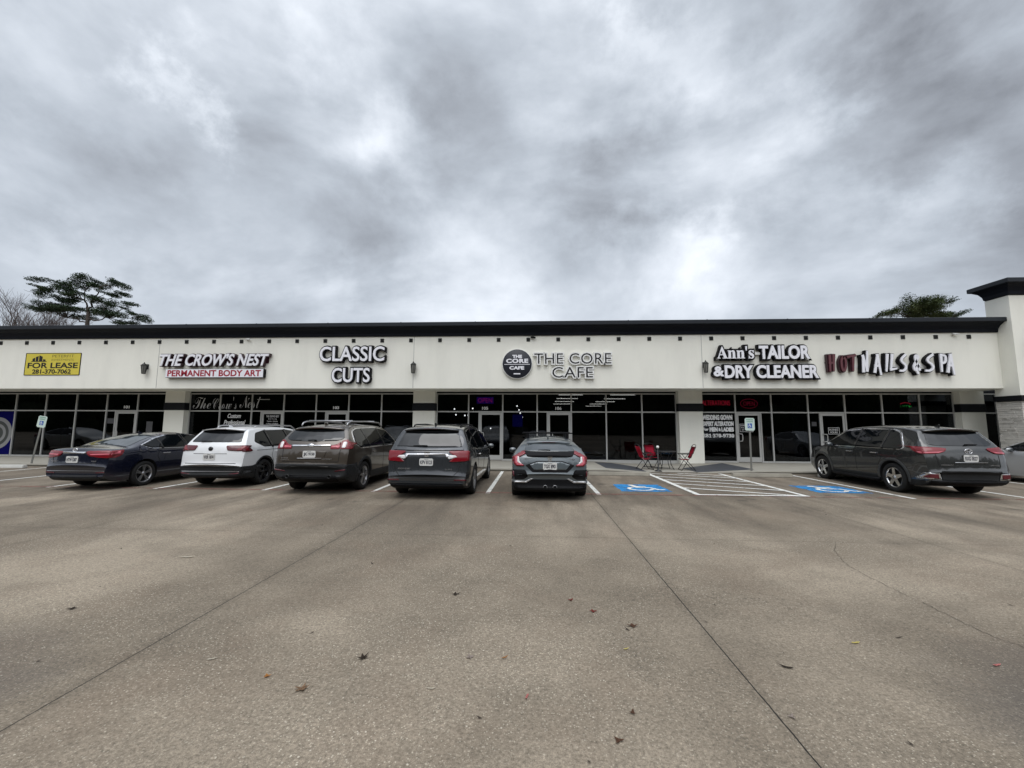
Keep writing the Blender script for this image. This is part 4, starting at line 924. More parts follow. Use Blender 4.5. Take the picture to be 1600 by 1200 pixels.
def bare_tree(x, y, h, label, seed, spread=.34):
    rnd = random.Random(seed); t = thing('bare_tree', label, 'tree', (x, y, 0), 0, 'bare trees behind the roof'); bm = bmesh.new(); tw = bmesh.new()
    def grow(p_, d, L_, r, lv):
        n = 4; pts = [p_.copy()]; q = p_.copy()
        for i in range(n):
            d = (d + Vector((rnd.uniform(-.13, .13), rnd.uniform(-.13, .13), .05))).normalized(); q = q + d * L_ / n; pts.append(q.copy())
        tube(bm if lv < 3 else tw, pts, [r * (1 - .35 * i / n) for i in range(n + 1)], 5 if lv < 3 else 3, False)
        if lv >= 5: return
        for k in range(rnd.choice((3, 4, 4))):
            s = rnd.randint(2, n); a = rnd.uniform(0, 6.28)
            grow(pts[s], (d + Vector((math.cos(a), math.sin(a), rnd.uniform(.1, .5))) * rnd.uniform(spread, spread * 2)).normalized(), L_ * rnd.uniform(.55, .8), r * .60, lv + 1)
    grow(Vector((0, 0, 0)), Vector((0, 0, 1)), h * .52, .20, 0)
    mesh_obj('trunk', bm, M['bark_grey'], t); mesh_obj('crown', tw, M['bark_grey'], t)
bare_tree(-74.4, 37, 16.2, 'leafless grey tree at the far left behind the roof edge', 21)
bare_tree(-71.6, 39, 15.6, 'leafless twiggy tree just left of the spreading pine', 24, .40)
bare_tree(-78.0, 38, 16.0, 'leafless tree cut by the left edge of the view behind the roof', 27)
# unseen wood added behind the camera, dense so the storefront glass mirrors dark
rnd = random.Random(99); bm = bmesh.new()
for k in range(110):
    x = -150 + k * 2.75 + rnd.uniform(-2, 2); y = -62 + rnd.uniform(-6, 6); hgt = rnd.uniform(15, 21)
    bmesh.ops.create_icosphere(bm, subdivisions=2, radius=1.0, matrix=Matrix.Translation((x, y, hgt * .45)) @ Matrix.Diagonal((4.2, 3, hgt * .52, 1)))
    bmesh.ops.create_icosphere(bm, subdivisions=2, radius=1.0, matrix=Matrix.Translation((x, -60 + rnd.uniform(-1, 1), 1.5)) @ Matrix.Diagonal((4.6, 2.5, 5.0, 1)))  # low row added to close bright gaps in the glass reflections
    tufts(bm, (x, y, hgt * .5), 4.8, 4.2, hgt * .56, 260, 1.0, rnd, .8)
tag(mesh_obj('unseen_wood', bm, M['unseenwood']), 'unseen wood added behind the viewer to darken the shop glass reflections', 'wood', kind='stuff')

# ------------------------------------------------------------------ fallen leaves and litter
def lobed(nl, r0, r1, rnd, stem=.0):
    pts = []
    for i in range(nl * 4):
        a = 2 * math.pi * i / (nl * 4); k = .5 + .5 * math.cos(nl * a)
        r = (r0 + (r1 - r0) * k ** 1.4) * rnd.uniform(.8, 1.15); pts.append((r * math.cos(a), r * .72 * math.sin(a)))
    return pts
def leaf(x, y, s, nl, col, label, seed, rz=0.0, curl=.35, stretch=1.0, name='fallen_leaf', cat='leaf', group='leaves fallen on the lot'):
    rnd = random.Random(seed); bm = bmesh.new(); o_ = lobed(nl, .38, 1.0, rnd)
    c = bm.verts.new((0, 0, .006)); ring = [bm.verts.new((a * s * stretch, b * s, .004 + s * curl * (a * a + b * b) * rnd.uniform(.2, 1))) for a, b in o_]
    for i in range(len(ring)): bm.faces.new((c, ring[i], ring[(i + 1) % len(ring)]))
    bmesh.ops.solidify(bm, geom=bm.faces[:], thickness=.0012)
    if col not in M: M[col] = rough_mat(col, LEAFC[col], .75, .3, 40, .2, 200)
    o = mesh_obj(name, bm, M[col]); o.location = (x, y, .003); o.rotation_euler = (0, 0, rz); tag(o, label, cat, group)
LEAFC = {'tan_leaf': (.27, .17, .10), 'orange_leaf': (.45, .20, .05), 'dark_leaf': (.045, .032, .022), 'pale_leaf': (.36, .30, .26), 'yellow_leaf': (.60, .52, .16), 'pink_petal': (.60, .22, .20), 'brown_leaf': (.12, .06, .035), 'red_leaf': (.20, .035, .025), 'cream_chip': (.62, .57, .47)}
LV = [(-1.40, -13.86, .050, 5, 'tan_leaf', 'curled tan oak leaf, largest leaf lying in the near left', .4), (-1.69, -13.75, .028, 3, 'orange_leaf', 'small orange leaf just left of the curled tan oak leaf', .2),
      (-1.17, -13.51, .050, 5, 'dark_leaf', 'dark wet oak leaf lying flat beyond the tan oak leaf', 1.0), (-.44, -13.46, .040, 4, 'pale_leaf', 'pale lobed leaf left of the middle of the lot', 2.0),
      (-2.19, -13.59, .024, 2, 'cream_chip', 'thin cream leaf chip near the left saw cut joint', .5), (2.38, -13.10, .030, 2, 'yellow_leaf', 'bright yellow leaf in the right of the lot', .2),
      (3.11, -13.34, .026, 2, 'pink_petal', 'pink scrap lying on the damp dark patch at the right', .3), (-.04, -13.85, .020, 2, 'pink_petal', 'pale pink petal in the near middle of the lot', 1.3),
      (.43, -14.16, .032, 3, 'brown_leaf', 'reddish brown leaf nearest the viewer in the middle', .1), (.34, -12.48, .036, 3, 'red_leaf', 'dark red leaf in the middle of the lot', .8),
      (.51, -12.70, .040, 4, 'red_leaf', 'flattened red leaf just right of the dark red one', .2), (.79, -12.94, .050, 4, 'brown_leaf', 'flattened brown leaf left of the long straight joint', .0),
      (-.20, -13.45, .018, 2, 'orange_leaf', 'tiny orange leaf right of the pale lobed leaf', .6), (-.62, -13.81, .018, 2, 'cream_chip', 'round cream chip below the pale lobed leaf', .2),
      (-4.16, -11.55, .055, 2, 'cream_chip', 'long cream leaf lying far left of the near joint', .15), (-3.98, -12.93, .040, 4, 'dark_leaf', 'black leaf clump on the left of the lot', .4),
      (-.74, -12.42, .045, 4, 'dark_leaf', 'dark twisted leaf straight below the minivan', .2), (1.68, -13.45, .034, 2, 'dark_leaf', 'dark leaf right of the long straight joint', -.4),
      (.66, -13.29, .018, 2, 'yellow_leaf', 'small yellow leaf left of the long straight joint', .4), (.55, -13.95, .026, 3, 'brown_leaf', 'small brown leaf above the nearest reddish one', 1.2), (1.42, -13.93, .028, 3, 'pale_leaf', 'grey leaf caught on the long straight joint', .9)]
for i, (x, y, s, nl, col, lb, rz) in enumerate(LV): leaf(x, y, s, nl, col, lb, 40 + i, rz, stretch=1.0 if nl > 2 else 1.5)
rnd = random.Random(5); bm = bmesh.new()
for _ in range(80):
    y = -14.6 + 9.5 * rnd.random() ** .8; x = rnd.uniform(-1, 1) * (1.5 + (y + 16.4) * 1.2); s = rnd.uniform(.005, .016) * (1.4 if rnd.random() < .2 else 1)
    a = rnd.uniform(0, 3.14); d = Vector((math.cos(a), math.sin(a) * .6, 0)) * s * rnd.uniform(1, 2.6); n = Vector((-d.y, d.x, 0)).normalized() * s * .5; p_ = Vector((x, y, .006))
    vs = [bm.verts.new(q) for q in (p_ - d, p_ - n, p_ + d + Vector((0, 0, s * .6)), p_ + n)]; bm.faces.new(vs)
tag(mesh_obj('leaf_litter', bm, rough_mat('dark_litter', (.045, .034, .026), .9, .6, 3, 0)), 'dark bits of leaf and twig scattered over the lot', 'litter', kind='stuff')
# the wandering crack in the slab at the right
bm = bmesh.new(); rnd = random.Random(2)
ck = [(4.20, -10.32), (3.98, -10.62), (3.90, -10.72), (3.72, -11.10), (3.62, -11.36), (3.57, -11.75), (3.56, -12.03), (3.55, -12.35), (3.53, -12.56), (3.51, -12.89), (3.57, -13.08), (3.60, -13.5)]
fine = []
for a, b in zip(ck, ck[1:]):
    for k in range(8): fine.append(Vector(a).lerp(Vector(b), k / 8) + Vector((rnd.uniform(-.012, .012), rnd.uniform(-.012, .012))))
for a, b in zip(fine, fine[1:]):
    bm.faces.new([bm.verts.new((x, y, .0035)) for x, y in bar(a.x, a.y, b.x, b.y, rnd.uniform(.002, .006))])
tag(mesh_obj('slab_crack', bm, rough_mat('crack_grime', (.055, .046, .038), .95, .4, 6, 0)), kind='structure')

# ------------------------------------------------------------------ cars
def pchip(pts):
    xs = [p_[0] for p_ in pts]; ys = [p_[1] for p_ in pts]; n = len(xs)
    h = [xs[i + 1] - xs[i] for i in range(n - 1)]; d = [(ys[i + 1] - ys[i]) / h[i] for i in range(n - 1)]
    m_ = [0.0] * n; m_[0], m_[-1] = d[0], d[-1]
    for i in range(1, n - 1):
        if d[i - 1] * d[i] > 0:
            w1, w2 = 2 * h[i] + h[i - 1], h[i] + 2 * h[i - 1]; m_[i] = (w1 + w2) / (w1 / d[i - 1] + w2 / d[i])
    def f(x):
        if x <= xs[0]: return ys[0]
        if x >= xs[-1]: return ys[-1]
        i = max(k for k in range(n - 1) if xs[k] <= x); t = (x - xs[i]) / h[i]
        return ((1 + 2 * t) * (1 - t) ** 2) * ys[i] + t * (1 - t) ** 2 * h[i] * m_[i] + t * t * (3 - 2 * t) * ys[i + 1] + t * t * (t - 1) * h[i] * m_[i + 1]
    return f
def paint(name, c, metal=.35, rough=.38, coat=1.0):
    mm = mat(name, c, rough, metal, coat=coat); return mm
M['carglass'] = mat('privacy_glass', (.005, .006, .007), .02, ior=1.6)
M['carglass_pale'] = mat('clear_rear_glass', (.04, .048, .052), .02, ior=1.9)
M['sideglass'] = mat('tinted_side_glass', (.003, .004, .005), .03, spec=.35, ior=1.38)
M['chrome'] = mat('chrome', (.68, .68, .70), .14, 1.0)
M['satin'] = mat('satin_silver_trim', (.42, .42, .43), .3, .8)
M['dark_steel'] = mat('dull_dark_steel', (.05, .05, .05), .5, .8)
M['tail_red'] = mat('red_lamp_lens', (.17, .004, .010), .16, coat=.25)
M['tail_dark'] = mat('smoked_red_lens', (.085, .006, .012), .16, coat=.25)
M['tail_reflection'] = mat('reflection_pink_lens', (.50, .10, .13), .2, coat=.25)  # red lens with its pinkish-white reflection put into the base colour
M['tail_clear'] = mat('clear_lamp_lens', (.68, .66, .66), .12, coat=.6)
M['tyre'] = rough_mat('tyre_rubber', (.013, .013, .013), .85, .2, 8, .2, 60)
M['well'] = mat('wheel_well_black', (.004, .004, .004), .95)
M['clad'] = rough_mat('grained_black_cladding', (.014, .015, .016), .62, .15, 8, .1, 200)
M['rim'] = mat('machined_alloy', (.40, .40, .41), .28, .85)
M['rim_chrome'] = mat('bright_alloy', (.62, .62, .62), .16, 1.0)
M['rim_dark'] = mat('black_alloy', (.012, .012, .015), .25, .3)
M['plate'] = mat('licence_plate_white', (.62, .62, .60), .5)
M['plate_ink'] = mat('licence_plate_ink', (.02, .02, .035), .6)
M['seam'] = mat('panel_gap', (.004, .004, .004), .9)

def subdivide_poly(poly, g):
    bm = bmesh.new(); vs = [bm.verts.new((a, b, 0)) for a, b in poly]; bm.faces.new(vs); bm.normal_update()
    bmesh.ops.triangulate(bm, faces=bm.faces[:])
    for ax in (0, 1):
        lo = min(v.co[ax] for v in bm.verts); hi = max(v.co[ax] for v in bm.verts); k = math.floor(lo / g) + 1
        while k * g < hi - 1e-6:
            co = [0, 0, 0]; co[ax] = k * g; no = [0, 0, 0]; no[ax] = 1
            bmesh.ops.bisect_plane(bm, geom=bm.verts[:] + bm.edges[:] + bm.faces[:], plane_co=co, plane_no=no, dist=1e-5); k += 1
    bmesh.ops.remove_doubles(bm, verts=bm.verts[:], dist=1e-5)
    return bm
def rounded(poly, r, n=4):
    out = []; m_ = len(poly)
    for i in range(m_):
        a, b, c = Vector(poly[i - 1]), Vector(poly[i]), Vector(poly[(i + 1) % m_])
        u, w = (a - b), (c - b); d = min(r, u.length * .45, w.length * .45); p0 = b + u.normalized() * d; p1 = b + w.normalized() * d
        for k in range(n + 1):
            t = k / n; q = (1 - t) ** 2 * p0 + 2 * t * (1 - t) * b + t * t * p1; out.append((q.x, q.y))
    return out
def mirror(poly): return [(-a, b) for a, b in poly][::-1]

class Car:
    def __init__(s, name, label, cat, loc, rz, spec, group='cars parked nose in along the kerb'):
        s.S = spec; s.root = thing(name, label, cat, loc, rz, group); s.root.scale = (.94,) * 3
        s.build()
    def build(s):
        S = s.S; L = S['L']; Wd = S['W'] / 2
        T = pchip(S['top']); Bt = pchip(S['bot']); Wp = pchip(S['plan']); belt = pchip(S['belt']); roofw = S['roofw']
        rz_ = S.get('roofz', S['H'])
        # stations by arc length of the top line
        ys = [0.0]; last = (0.0, T(0)); y = 0.0
        while y < L:
            y += .004
            st = .045 if y < 1.6 else .075
            if math.hypot(y - last[0], T(min(y, L)) - last[1]) >= st: ys.append(y); last = (y, T(y))
        ys = [q for q in ys if q < L - .015] + [L]
        def hw(y, z):
            w = Wp(y) * Wd; b = belt(y)
            if z <= b:
                k = max(0.0, (b - z) / max(.05, b - .2)); 
                body = w * (1 - S.get('tuck', .06) * k ** 2.2)
                # character line below the belt
                return body
            k = min(1.15, (z - b) / (rz_ - b)); return w * (1 - S.get('shoulder', .015)) - (w * (1 - S.get('shoulder', .015)) - roofw * min(1.0, Wp(y) * 1.02)) * k ** 1.12 if k > .02 else w * (1 - S.get('shoulder', .015) * k / .02)
        NS = 11
        def ring(y):
            z0, z1 = Bt(y), T(y); hgt = z1 - z0
            rt_ = min(S.get('rtop', .085), hgt * .3); rb = min(.05, hgt * .2); pts = []
            for k in (0, .5, .9): pts.append((hw(y, z0 + rb) * .93 * k, z0))
            pts.append((hw(y, z0 + rb) * .965, z0 + rb * .25)); pts.append((hw(y, z0 + rb) * .995, z0 + rb))
            for k in range(1, NS): zz = z0 + rb + (hgt - rb - rt_) * k / NS; pts.append((hw(y, zz), zz))
            crown = S.get('crown', .045); we = hw(y, z1 - rt_)
            pts.append((we, z1 - rt_))
            cr = min(crown, hgt * .2)
            for a in (28, 56, 80): pts.append((we - rt_ * (1 - math.cos(R(a))) * .95, (z1 - cr) - (rt_ - cr) * (1 - math.sin(R(a))) if rt_ > cr else z1 - rt_ * (1 - math.sin(R(a)))))
            wi = we - rt_ * .95
            for k in (.85, .6, .3, 0): pts.append((wi * k, z1 - cr * k * k))
            return pts
        bm = bmesh.new(); rows = []
        kr, kf = S.get('bow', .15), S.get('bowf', .28)
        def place(x, y, z):
            q = abs(x) / Wd
            yy = y + kr * q ** 2.6 * max(0, 1 - y / 1.3) ** 1.0 - kf * q ** 2.4 * max(0, 1 - (L - y) / 1.4)
            return (x, yy, z)
        def add_row(pts, y):
            rows.append([[bm.verts.new(place(x, y, z)) for x, z in pts], [bm.verts.new(place(-x, y, z)) for x, z in pts[1:-1]]])
        for yv in ys: add_row(ring(yv), yv)
        n = len(rows[0][0])
        def loop(r): return r[0] + r[1][::-1]
        for a, b in zip(rows, rows[1:]):
            la, lb = loop(a), loop(b); m_ = len(la)
            for i in range(m_): bm.faces.new((la[i], la[(i + 1) % m_], lb[(i + 1) % m_], lb[i]))
        for r, fl in ((rows[0], True), (rows[-1], False)):
            # end caps: strips between the two halves
            Rr, Ll = r[0], [r[0][0]] + r[1] + [r[0][-1]]
            for i in range(n - 1):
                q = [Rr[i], Rr[i + 1], Ll[i + 1], Ll[i]]; q2 = []
                for v in q:
                    if v not in q2: q2.append(v)
                if len(q2) >= 3: bm.faces.new(q2 if not fl else q2[::-1])
        bmesh.ops.recalc_face_normals(bm, faces=bm.faces[:])
        s.bvh = BVHTree.FromBMesh(bm)
        for f in bm.faces:
            zc = f.calc_center_median().z
            f.material_index = 1 if (f.normal.z < -.75 and zc < .45) else 0
        # smooth sheet
        for f in bm.faces: f.smooth = True
        zc_ = S.get('clad', 0)
        for f in bm.faces:
            c_ = f.calc_center_median()
            if c_.z < zc_ and c_.y < S['ax'] - .2: f.material_index = 2
        body = mesh_obj('body', bm, [S['paint'], M['well'], M['clad']], s.root)
        # wheel arches
        cb = bmesh.new(); rw = S['r'] + .055
        for ay in (S['ax'], S['ax'] + S['wb']):
            for sg in (-1, 1):
                x0, x1 = sorted((sg * (Wd - .30), sg * (Wd + .2)))
                rr = lathe(cb, [(rw, x0), (rw, x1)], 40, 'x', (0, ay, S['r'] + .01)); cb.faces.new(rr[0][::-1]); cb.faces.new(rr[1])
        bmesh.ops.recalc_face_normals(cb, faces=cb.faces[:])
        cut = mesh_obj('cutter', cb, M['well'])
        md = body.modifiers.new('b', 'BOOLEAN'); md.object = cut; md.operation = 'DIFFERENCE'; md.solver = 'EXACT'
        cut.parent = s.root
        bpy.context.view_layer.update()
        dg = bpy.context.evaluated_depsgraph_get(); me = bpy.data.meshes.new_from_object(body.evaluated_get(dg))
        body.modifiers.clear(); old = body.data; body.data = me; me.name = 'body'; bpy.data.objects.remove(cut)
        b2 = bmesh.new(); b2.from_mesh(me)
        while len(me.materials) < 2: me.materials.append(M['well'])
        for f in b2.faces:
            c = f.calc_center_median(); f.smooth = True
            if f.material_index > 2: f.material_index = 1
            for ay in (S['ax'], S['ax'] + S['wb']):
                if math.hypot(c.y - ay, c.z - S['r'] - .01) < rw + .004 and abs(c.x) < Wd + .2 and abs(c.x) > Wd - .305 and (math.hypot(c.y - ay, c.z - S['r'] - .01) > rw - .006 and abs(f.normal.x) < .5 or abs(abs(c.x) - (Wd - .30)) < .01): f.material_index = 1
        for e in b2.edges:
            if len(e.link_faces) == 2 and e.calc_face_angle(0) > R(38): e.smooth = False
        b2.to_mesh(me); b2.free()
        s.body = body
        for ay in (S['ax'], S['ax'] + S['wb']):
            for sg in (-1, 1): s.wheel(sg, ay)
    def wheel(s, sg, ay):
        S = s.S; r = S['r']; w = S.get('tw', .225); xo = sg * (S['W'] / 2 - .015 - S.get('inset', 0.0)); rr = S.get('rr', r * .70)
        bm = bmesh.new(); xi = xo - sg * w
        prof = [(rr * .98, xi), (r * .9, xi), (r * .985, xi + sg * .02), (r, xi + sg * .045), (r, xo - sg * .045), (r * .985, xo - sg * .018), (r * .93, xo - sg * .002), (r * .80, xo), (rr * 1.01, xo - sg * .006), (rr * .98, xo - sg * .03)]
        lathe(bm, prof, 40, 'x', (0, ay, r)); bmesh.ops.recalc_face_normals(bm, faces=bm.faces[:])
        wh = mesh_obj('wheel', bm, M['tyre'], s.root)
        bm = bmesh.new(); ns = S.get('spokes', 5); xf = xo - sg * .012
        lathe(bm, [(rr * 1.0, xf - sg * .03), (rr * .995, xf), (rr * .93, xf - sg * .004), (rr * .90, xf - sg * .05), (rr * .90, xf - sg * .10)], 40, 'x', (0, ay, r))
        lathe(bm, [(rr * .22, xf - sg * .045), (rr * .21, xf - sg * .012), (rr * .0, xf - sg * .008)], 20, 'x', (0, ay, r))
        for k in range(ns):
            for da, wk in (((0, 1.0),) if not S.get('double') else ((-.13, .55), (.13, .55))):
                a = 2 * math.pi * k / ns + .3; wi, wo = rr * S.get('sw', .16) * wk, rr * S.get('sw', .16) * .75 * wk
                q = []
                for rad, ww, dx, aa in ((rr * .16, wi, -.014, a + da * .6), (rr * .93, wo, -.004, a + da)):
                    d = Vector((0, math.cos(aa), math.sin(aa))); t_ = Vector((0, -math.sin(aa), math.cos(aa))); c = Vector((xf + sg * dx, ay, r)) + d * rad
                    q.append([bm.verts.new(c + t_ * ww), bm.verts.new(c - t_ * ww), bm.verts.new(c - t_ * ww - Vector((sg * .035, 0, 0))), bm.verts.new(c + t_ * ww - Vector((sg * .035, 0, 0)))])
                for i in range(4): bm.faces.new((q[0][i], q[0][(i + 1) % 4], q[1][(i + 1) % 4], q[1][i]))
        bmesh.ops.recalc_face_normals(bm, faces=bm.faces[:])
        mesh_obj('rim', bm, S['rim'], wh)
        bm = bmesh.new(); lathe(bm, [(rr * .93, xf - sg * .075), (0, xf - sg * .075)], 24, 'x', (0, ay, r)); mesh_obj('brake_disc', bm, M['well'], wh)
    # a piece that follows the body: outline given from behind ('b': x,z), from the side ('r'/'l': y,z) or above ('t': x,y)
    def skin(s, bm, axis, poly, off=.006, g=.035, thick=.008, mi=0):
        sb = subdivide_poly(poly, g); mp = {}; inn = {}
        sb.verts.index_update()
        for v in sb.verts:
            a, b = v.co.x, v.co.y
            o_, d = {'b': (Vector((a, -2, b)), Vector((0, 1, 0))), 'r': (Vector((3, a, b)), Vector((-1, 0, 0))), 'l': (Vector((-3, a, b)), Vector((1, 0, 0))), 't': (Vector((a, b, 4)), Vector((0, 0, -1)))}[axis]
            hit, nrm, _, _ = s.bvh.ray_cast(o_, d)
            wlim = s.S['W'] * .39
            if axis in 'rl' and (hit is None or abs(hit.x) < wlim) and a < .9 and b < s.S['belt'][0][1] + .16:
                q = Vector(((.5 if axis == 'r' else -.5) * s.S['W'], a + .04, b)); hit, nrm, _, _ = s.bvh.find_nearest(q)
            elif hit is None or (axis == 'b' and hit.y > 2.4):
                q = {'b': Vector((a, .2, b)), 'r': Vector((s.S['W'] / 2, a, b)), 'l': Vector((-s.S['W'] / 2, a, b)), 't': Vector((a, b, s.S['H']))}[axis]
                hit, nrm, _, _ = s.bvh.find_nearest(q)
            if nrm.dot(d) > 0: nrm = -nrm
            mp[v.index] = bm.verts.new(hit + nrm * off); inn[v.index] = bm.verts.new(hit + nrm * (off - thick))
        for f in sb.faces:
            ids = [v.index for v in f.verts]
            f1 = bm.faces.new([mp[i] for i in ids]); f1.material_index = mi; f1.smooth = True
        for e in sb.edges:
            if len(e.link_faces) == 1:
                i, j = e.verts[0].index, e.verts[1].index
                f1 = bm.faces.new((mp[i], mp[j], inn[j], inn[i])); f1.material_index = mi
        sb.free()
    def part(s, name, mt, pieces, off=.006, g=.035, thick=.008, parent=None, label=None):
        bm = bmesh.new()
        for ax, poly in pieces: s.skin(bm, ax, poly, off, g, thick)
        bmesh.ops.recalc_face_normals(bm, faces=bm.faces[:])
        o = mesh_obj(name, bm, mt, parent or s.root)
        if label: o['label'] = label
        return o
    def both(s, name, mt, poly, **k):            # a rear-view outline for the right and its mirror on the left
        return [s.part(name, mt, [('b', poly)], **k), s.part(name, mt, [('b', mirror(poly))], **k)]
    def sides(s, name, mt, poly, **k): return [s.part(name, mt, [('r', poly)], **k), s.part(name, mt, [('l', poly)], **k)]
    def surf(s, x, z):
        hit, nrm, _, _ = s.bvh.ray_cast(Vector((x, -2, z)), Vector((0, 1, 0))); return hit.y
    def line(s, axis, pts, w=.012, closed=False):
        out = []
        for a, b in zip(pts, pts[1:]): out.append((axis, bar(*a, *b, w)))
        return out
    def plate(s, z, text, x=0.0, tilt=.0, frame=None):
        y = s.surf(x, z) - .018
        t = Matrix.Translation((x, y, z))
        bm = bmesh.new(); box(bm, -.158, .158, -.004, .012, -.082, .082)
        es = [e for e in bm.edges if abs(e.verts[0].co.y - e.verts[1].co.y) > .001]; bmesh.ops.bevel(bm, geom=es, offset=.015, segments=2, affect='EDGES')
        bm.transform(t); o = mesh_obj('licence_plate', bm, M['plate'], s.root)
        bm = bmesh.new(); letter(bm, text, -.135, .135, -.045, .035, -.0065, -.0042, .003); letter(bm, 'TEXAS', -.05, .05, .05, .07, -.0065, -.0042)
        bm.transform(t); mesh_obj('lettering', bm, M['plate_ink'], o)
    def badge(s, body, x0, x1, z0, z1, mt='chrome', shear=0.0, name='badge'):
        y = s.surf((x0 + x1) / 2, (z0 + z1) / 2); bm = bmesh.new(); letter(bm, body, x0, x1, z0, z1, y - .012, y - .003, .0, shear, 1.1); mesh_obj(name, bm, M[mt], s.root)
    def emblem(s, z, kind, r=.06, mt='chrome', x=0.0):
        y = s.surf(x, z) - .008; bm = bmesh.new()
        def el(rx, rz, w, cx=0, cz=0): tube(bm, [(x + cx + rx * math.cos(R(a)), y, z + cz + rz * math.sin(R(a))) for a in range(0, 361, 15)], w, 6, False)
        if kind == 'ovals': el(r * 1.25, r * .85, .009); el(r * .5, r * .8, .007); el(r * .95, r * .4, .007, 0, r * .35)
        elif kind == 'oval': lathe(bm, [(0, -.012), (1, -.012), (1, .01)], 24, 'y'); bmesh.ops.scale(bm, vec=(r * 1.35, 1, r * .75), verts=bm.verts[:]); bmesh.ops.translate(bm, vec=(x, y, z), verts=bm.verts[:])
        elif kind == 'round': lathe(bm, [(0, -.014), (r, -.012), (r, .01)], 24, 'y', (x, y, z))
        elif kind == 'h':
            for pz in ([(-1, 1), (1, 1), (.9, .82), (-.9, .82)], [(-1, 1), (-.9, .82), (-.72, -.82), (-.72, -1)][::-1], [(1, 1), (.72, -1), (.72, -.82), (.9, .82)][::-1], [(-.72, -1), (-.72, -.82), (.72, -.82), (.72, -1)],
                       [(-.62, .66), (-.36, .66), (-.28, -.66), (-.54, -.66)], [(.62, .66), (.54, -.66), (.28, -.66), (.36, .66)], [(-.30, .12), (.30, .12), (.29, -.14), (-.29, -.14)]):
                prism(bm, [(x + a * r, z + b * r * .9) for a, b in pz], y - .010, y + .006, 'xz')
        bmesh.ops.recalc_face_normals(bm, faces=bm.faces[:]); mesh_obj('emblem', bm, M[mt], s.root)
    def mirror_glass(s, y, z, mt, x=None):
        w = s.S['W'] / 2 * s.S.get('mirw', .97)
        for sg in (-1, 1):
            bm = bmesh.new(); x0 = sg * w
            bmesh.ops.create_uvsphere(bm, u_segments=16, v_segments=10, radius=1.0)
            for v in bm.verts:
                v.co = Vector((x0 + sg * (.10 + v.co.x * .105 * (1 + .15 * sg * v.co.x * 0)), y + (v.co.y * .075 if v.co.y > 0 else v.co.y * .03), z + (abs(v.co.z) ** .75) * (1 if v.co.z > 0 else -1) * .075))
            for f in bm.faces: f.smooth = True
            tube(bm, [(x0 - sg * .10, y + .02, z - .06), (x0 + sg * .04, y + .02, z - .05)], [.03, .022], 8)
            o = mesh_obj('mirror', bm, mt, s.root)
            bm = bmesh.new(); lathe(bm, [(0, 0), (1, 0), (1, .004)], 20, 'y'); bmesh.ops.scale(bm, vec=(.085, 1, .058), verts=bm.verts[:]); bmesh.ops.translate(bm, vec=(x0 + sg * .10, y - .033, z), verts=bm.verts[:]); mesh_obj('mirror_glass', bm, M['carglass_pale'], o)
    def rails(s, x, y0, y1, z, mt, h=.07, bars=(), barz=None):
        for sg in (-1, 1):
            bm = bmesh.new(); pts = [(sg * x, y0, z - .03), (sg * x, y0 + .06, z + h * .55), (sg * x, y0 + .22, z + h), (sg * x, (y0 + y1) / 2, z + h + .012), (sg * x, y1 - .22, z + h * .8), (sg * x, y1, z - .06)]
            tube(bm, pts, .019, 8); 
            mesh_obj('roof_rail', bm, mt, s.root)
        for by in bars:
            bm = bmesh.new(); tube(bm, [(-x, by, z + h + .02), (x, by, z + h + .02)], .018, 8); mesh_obj('crossbar', bm, mt, s.root)
    def wiper(s, z, x0=-.28, x1=.06):
        ya, yb = s.surf(x0, z), s.surf(x1, z); bm = bmesh.new(); tube(bm, [(x1, yb - .03, z), (x0 * .3 + x1 * .7, (ya + yb) / 2 - .04, z + .012), (x0, ya - .022, z + .006)], [.018, .013, .008], 6); mesh_obj('wiper', bm, M['black'], s.root)
    def fin(s, y):
        hit, _, _, _ = s.bvh.ray_cast(Vector((0, y, 4)), Vector((0, 0, -1))); z = hit.z
        bm = bmesh.new(); prism(bm, [(y - .10, z + .055), (y - .08, z + .06), (y + .08, z - .01), (y - .10, z - .01)], -.018, .018, 'yz'); bmesh.ops.bevel(bm, geom=bm.edges[:], offset=.006, segments=2, affect='EDGES'); mesh_obj('antenna_fin', bm, s.S['paint'], s.root)
    def spoiler(s, y0, y1, z, half, mt, drop=.05, under=None):
        # wedge over the rear glass: leading edge sunk in the roof, trailing lip free
        bm = bmesh.new(); n = 12; rowsT, rowsB = [], []
        for k in range(n + 1):
            q = k / n * 2 - 1; x = q * half; bow = .10 * abs(q) ** 2.4
            zc = z - .045 * q * q
            rowsT.append([bm.verts.new((x, y0 + bow, zc - .004)), bm.verts.new((x, (y0 + y1) / 2 + bow, zc + (s_top(s, x, (y0 + y1) / 2 + bow) - zc) * .5 + .012)), bm.verts.new((x * .985, y1, s_top(s, x * .985, y1) - .012))])
            rowsB.append([bm.verts.new((x, y0 + bow + .012, zc - drop * .55)), bm.verts.new((x * .985, y1, s_top(s, x * .985, y1) - .05))])
        for a, b in zip(rowsT, rowsT[1:]):
            for i in range(2): bm.faces.new((a[i], b[i], b[i + 1], a[i + 1])).smooth = True
        for a, b, c, d in zip(rowsT, rowsT[1:], rowsB, rowsB[1:]):
            bm.faces.new((a[0], c[0], d[0], b[0])); f = bm.faces.new((c[0], c[1], d[1], d[0])); f.material_index = 1
        for r0, r1 in ((rowsT[0], rowsB[0]), (rowsT[-1], rowsB[-1])): bm.faces.new((r0[0], r0[1], r0[2], r1[1], r1[0]))
        bmesh.ops.recalc_face_normals(bm, faces=bm.faces[:])
        o = mesh_obj('spoiler', bm, [mt, under or M['black_gloss']], s.root)
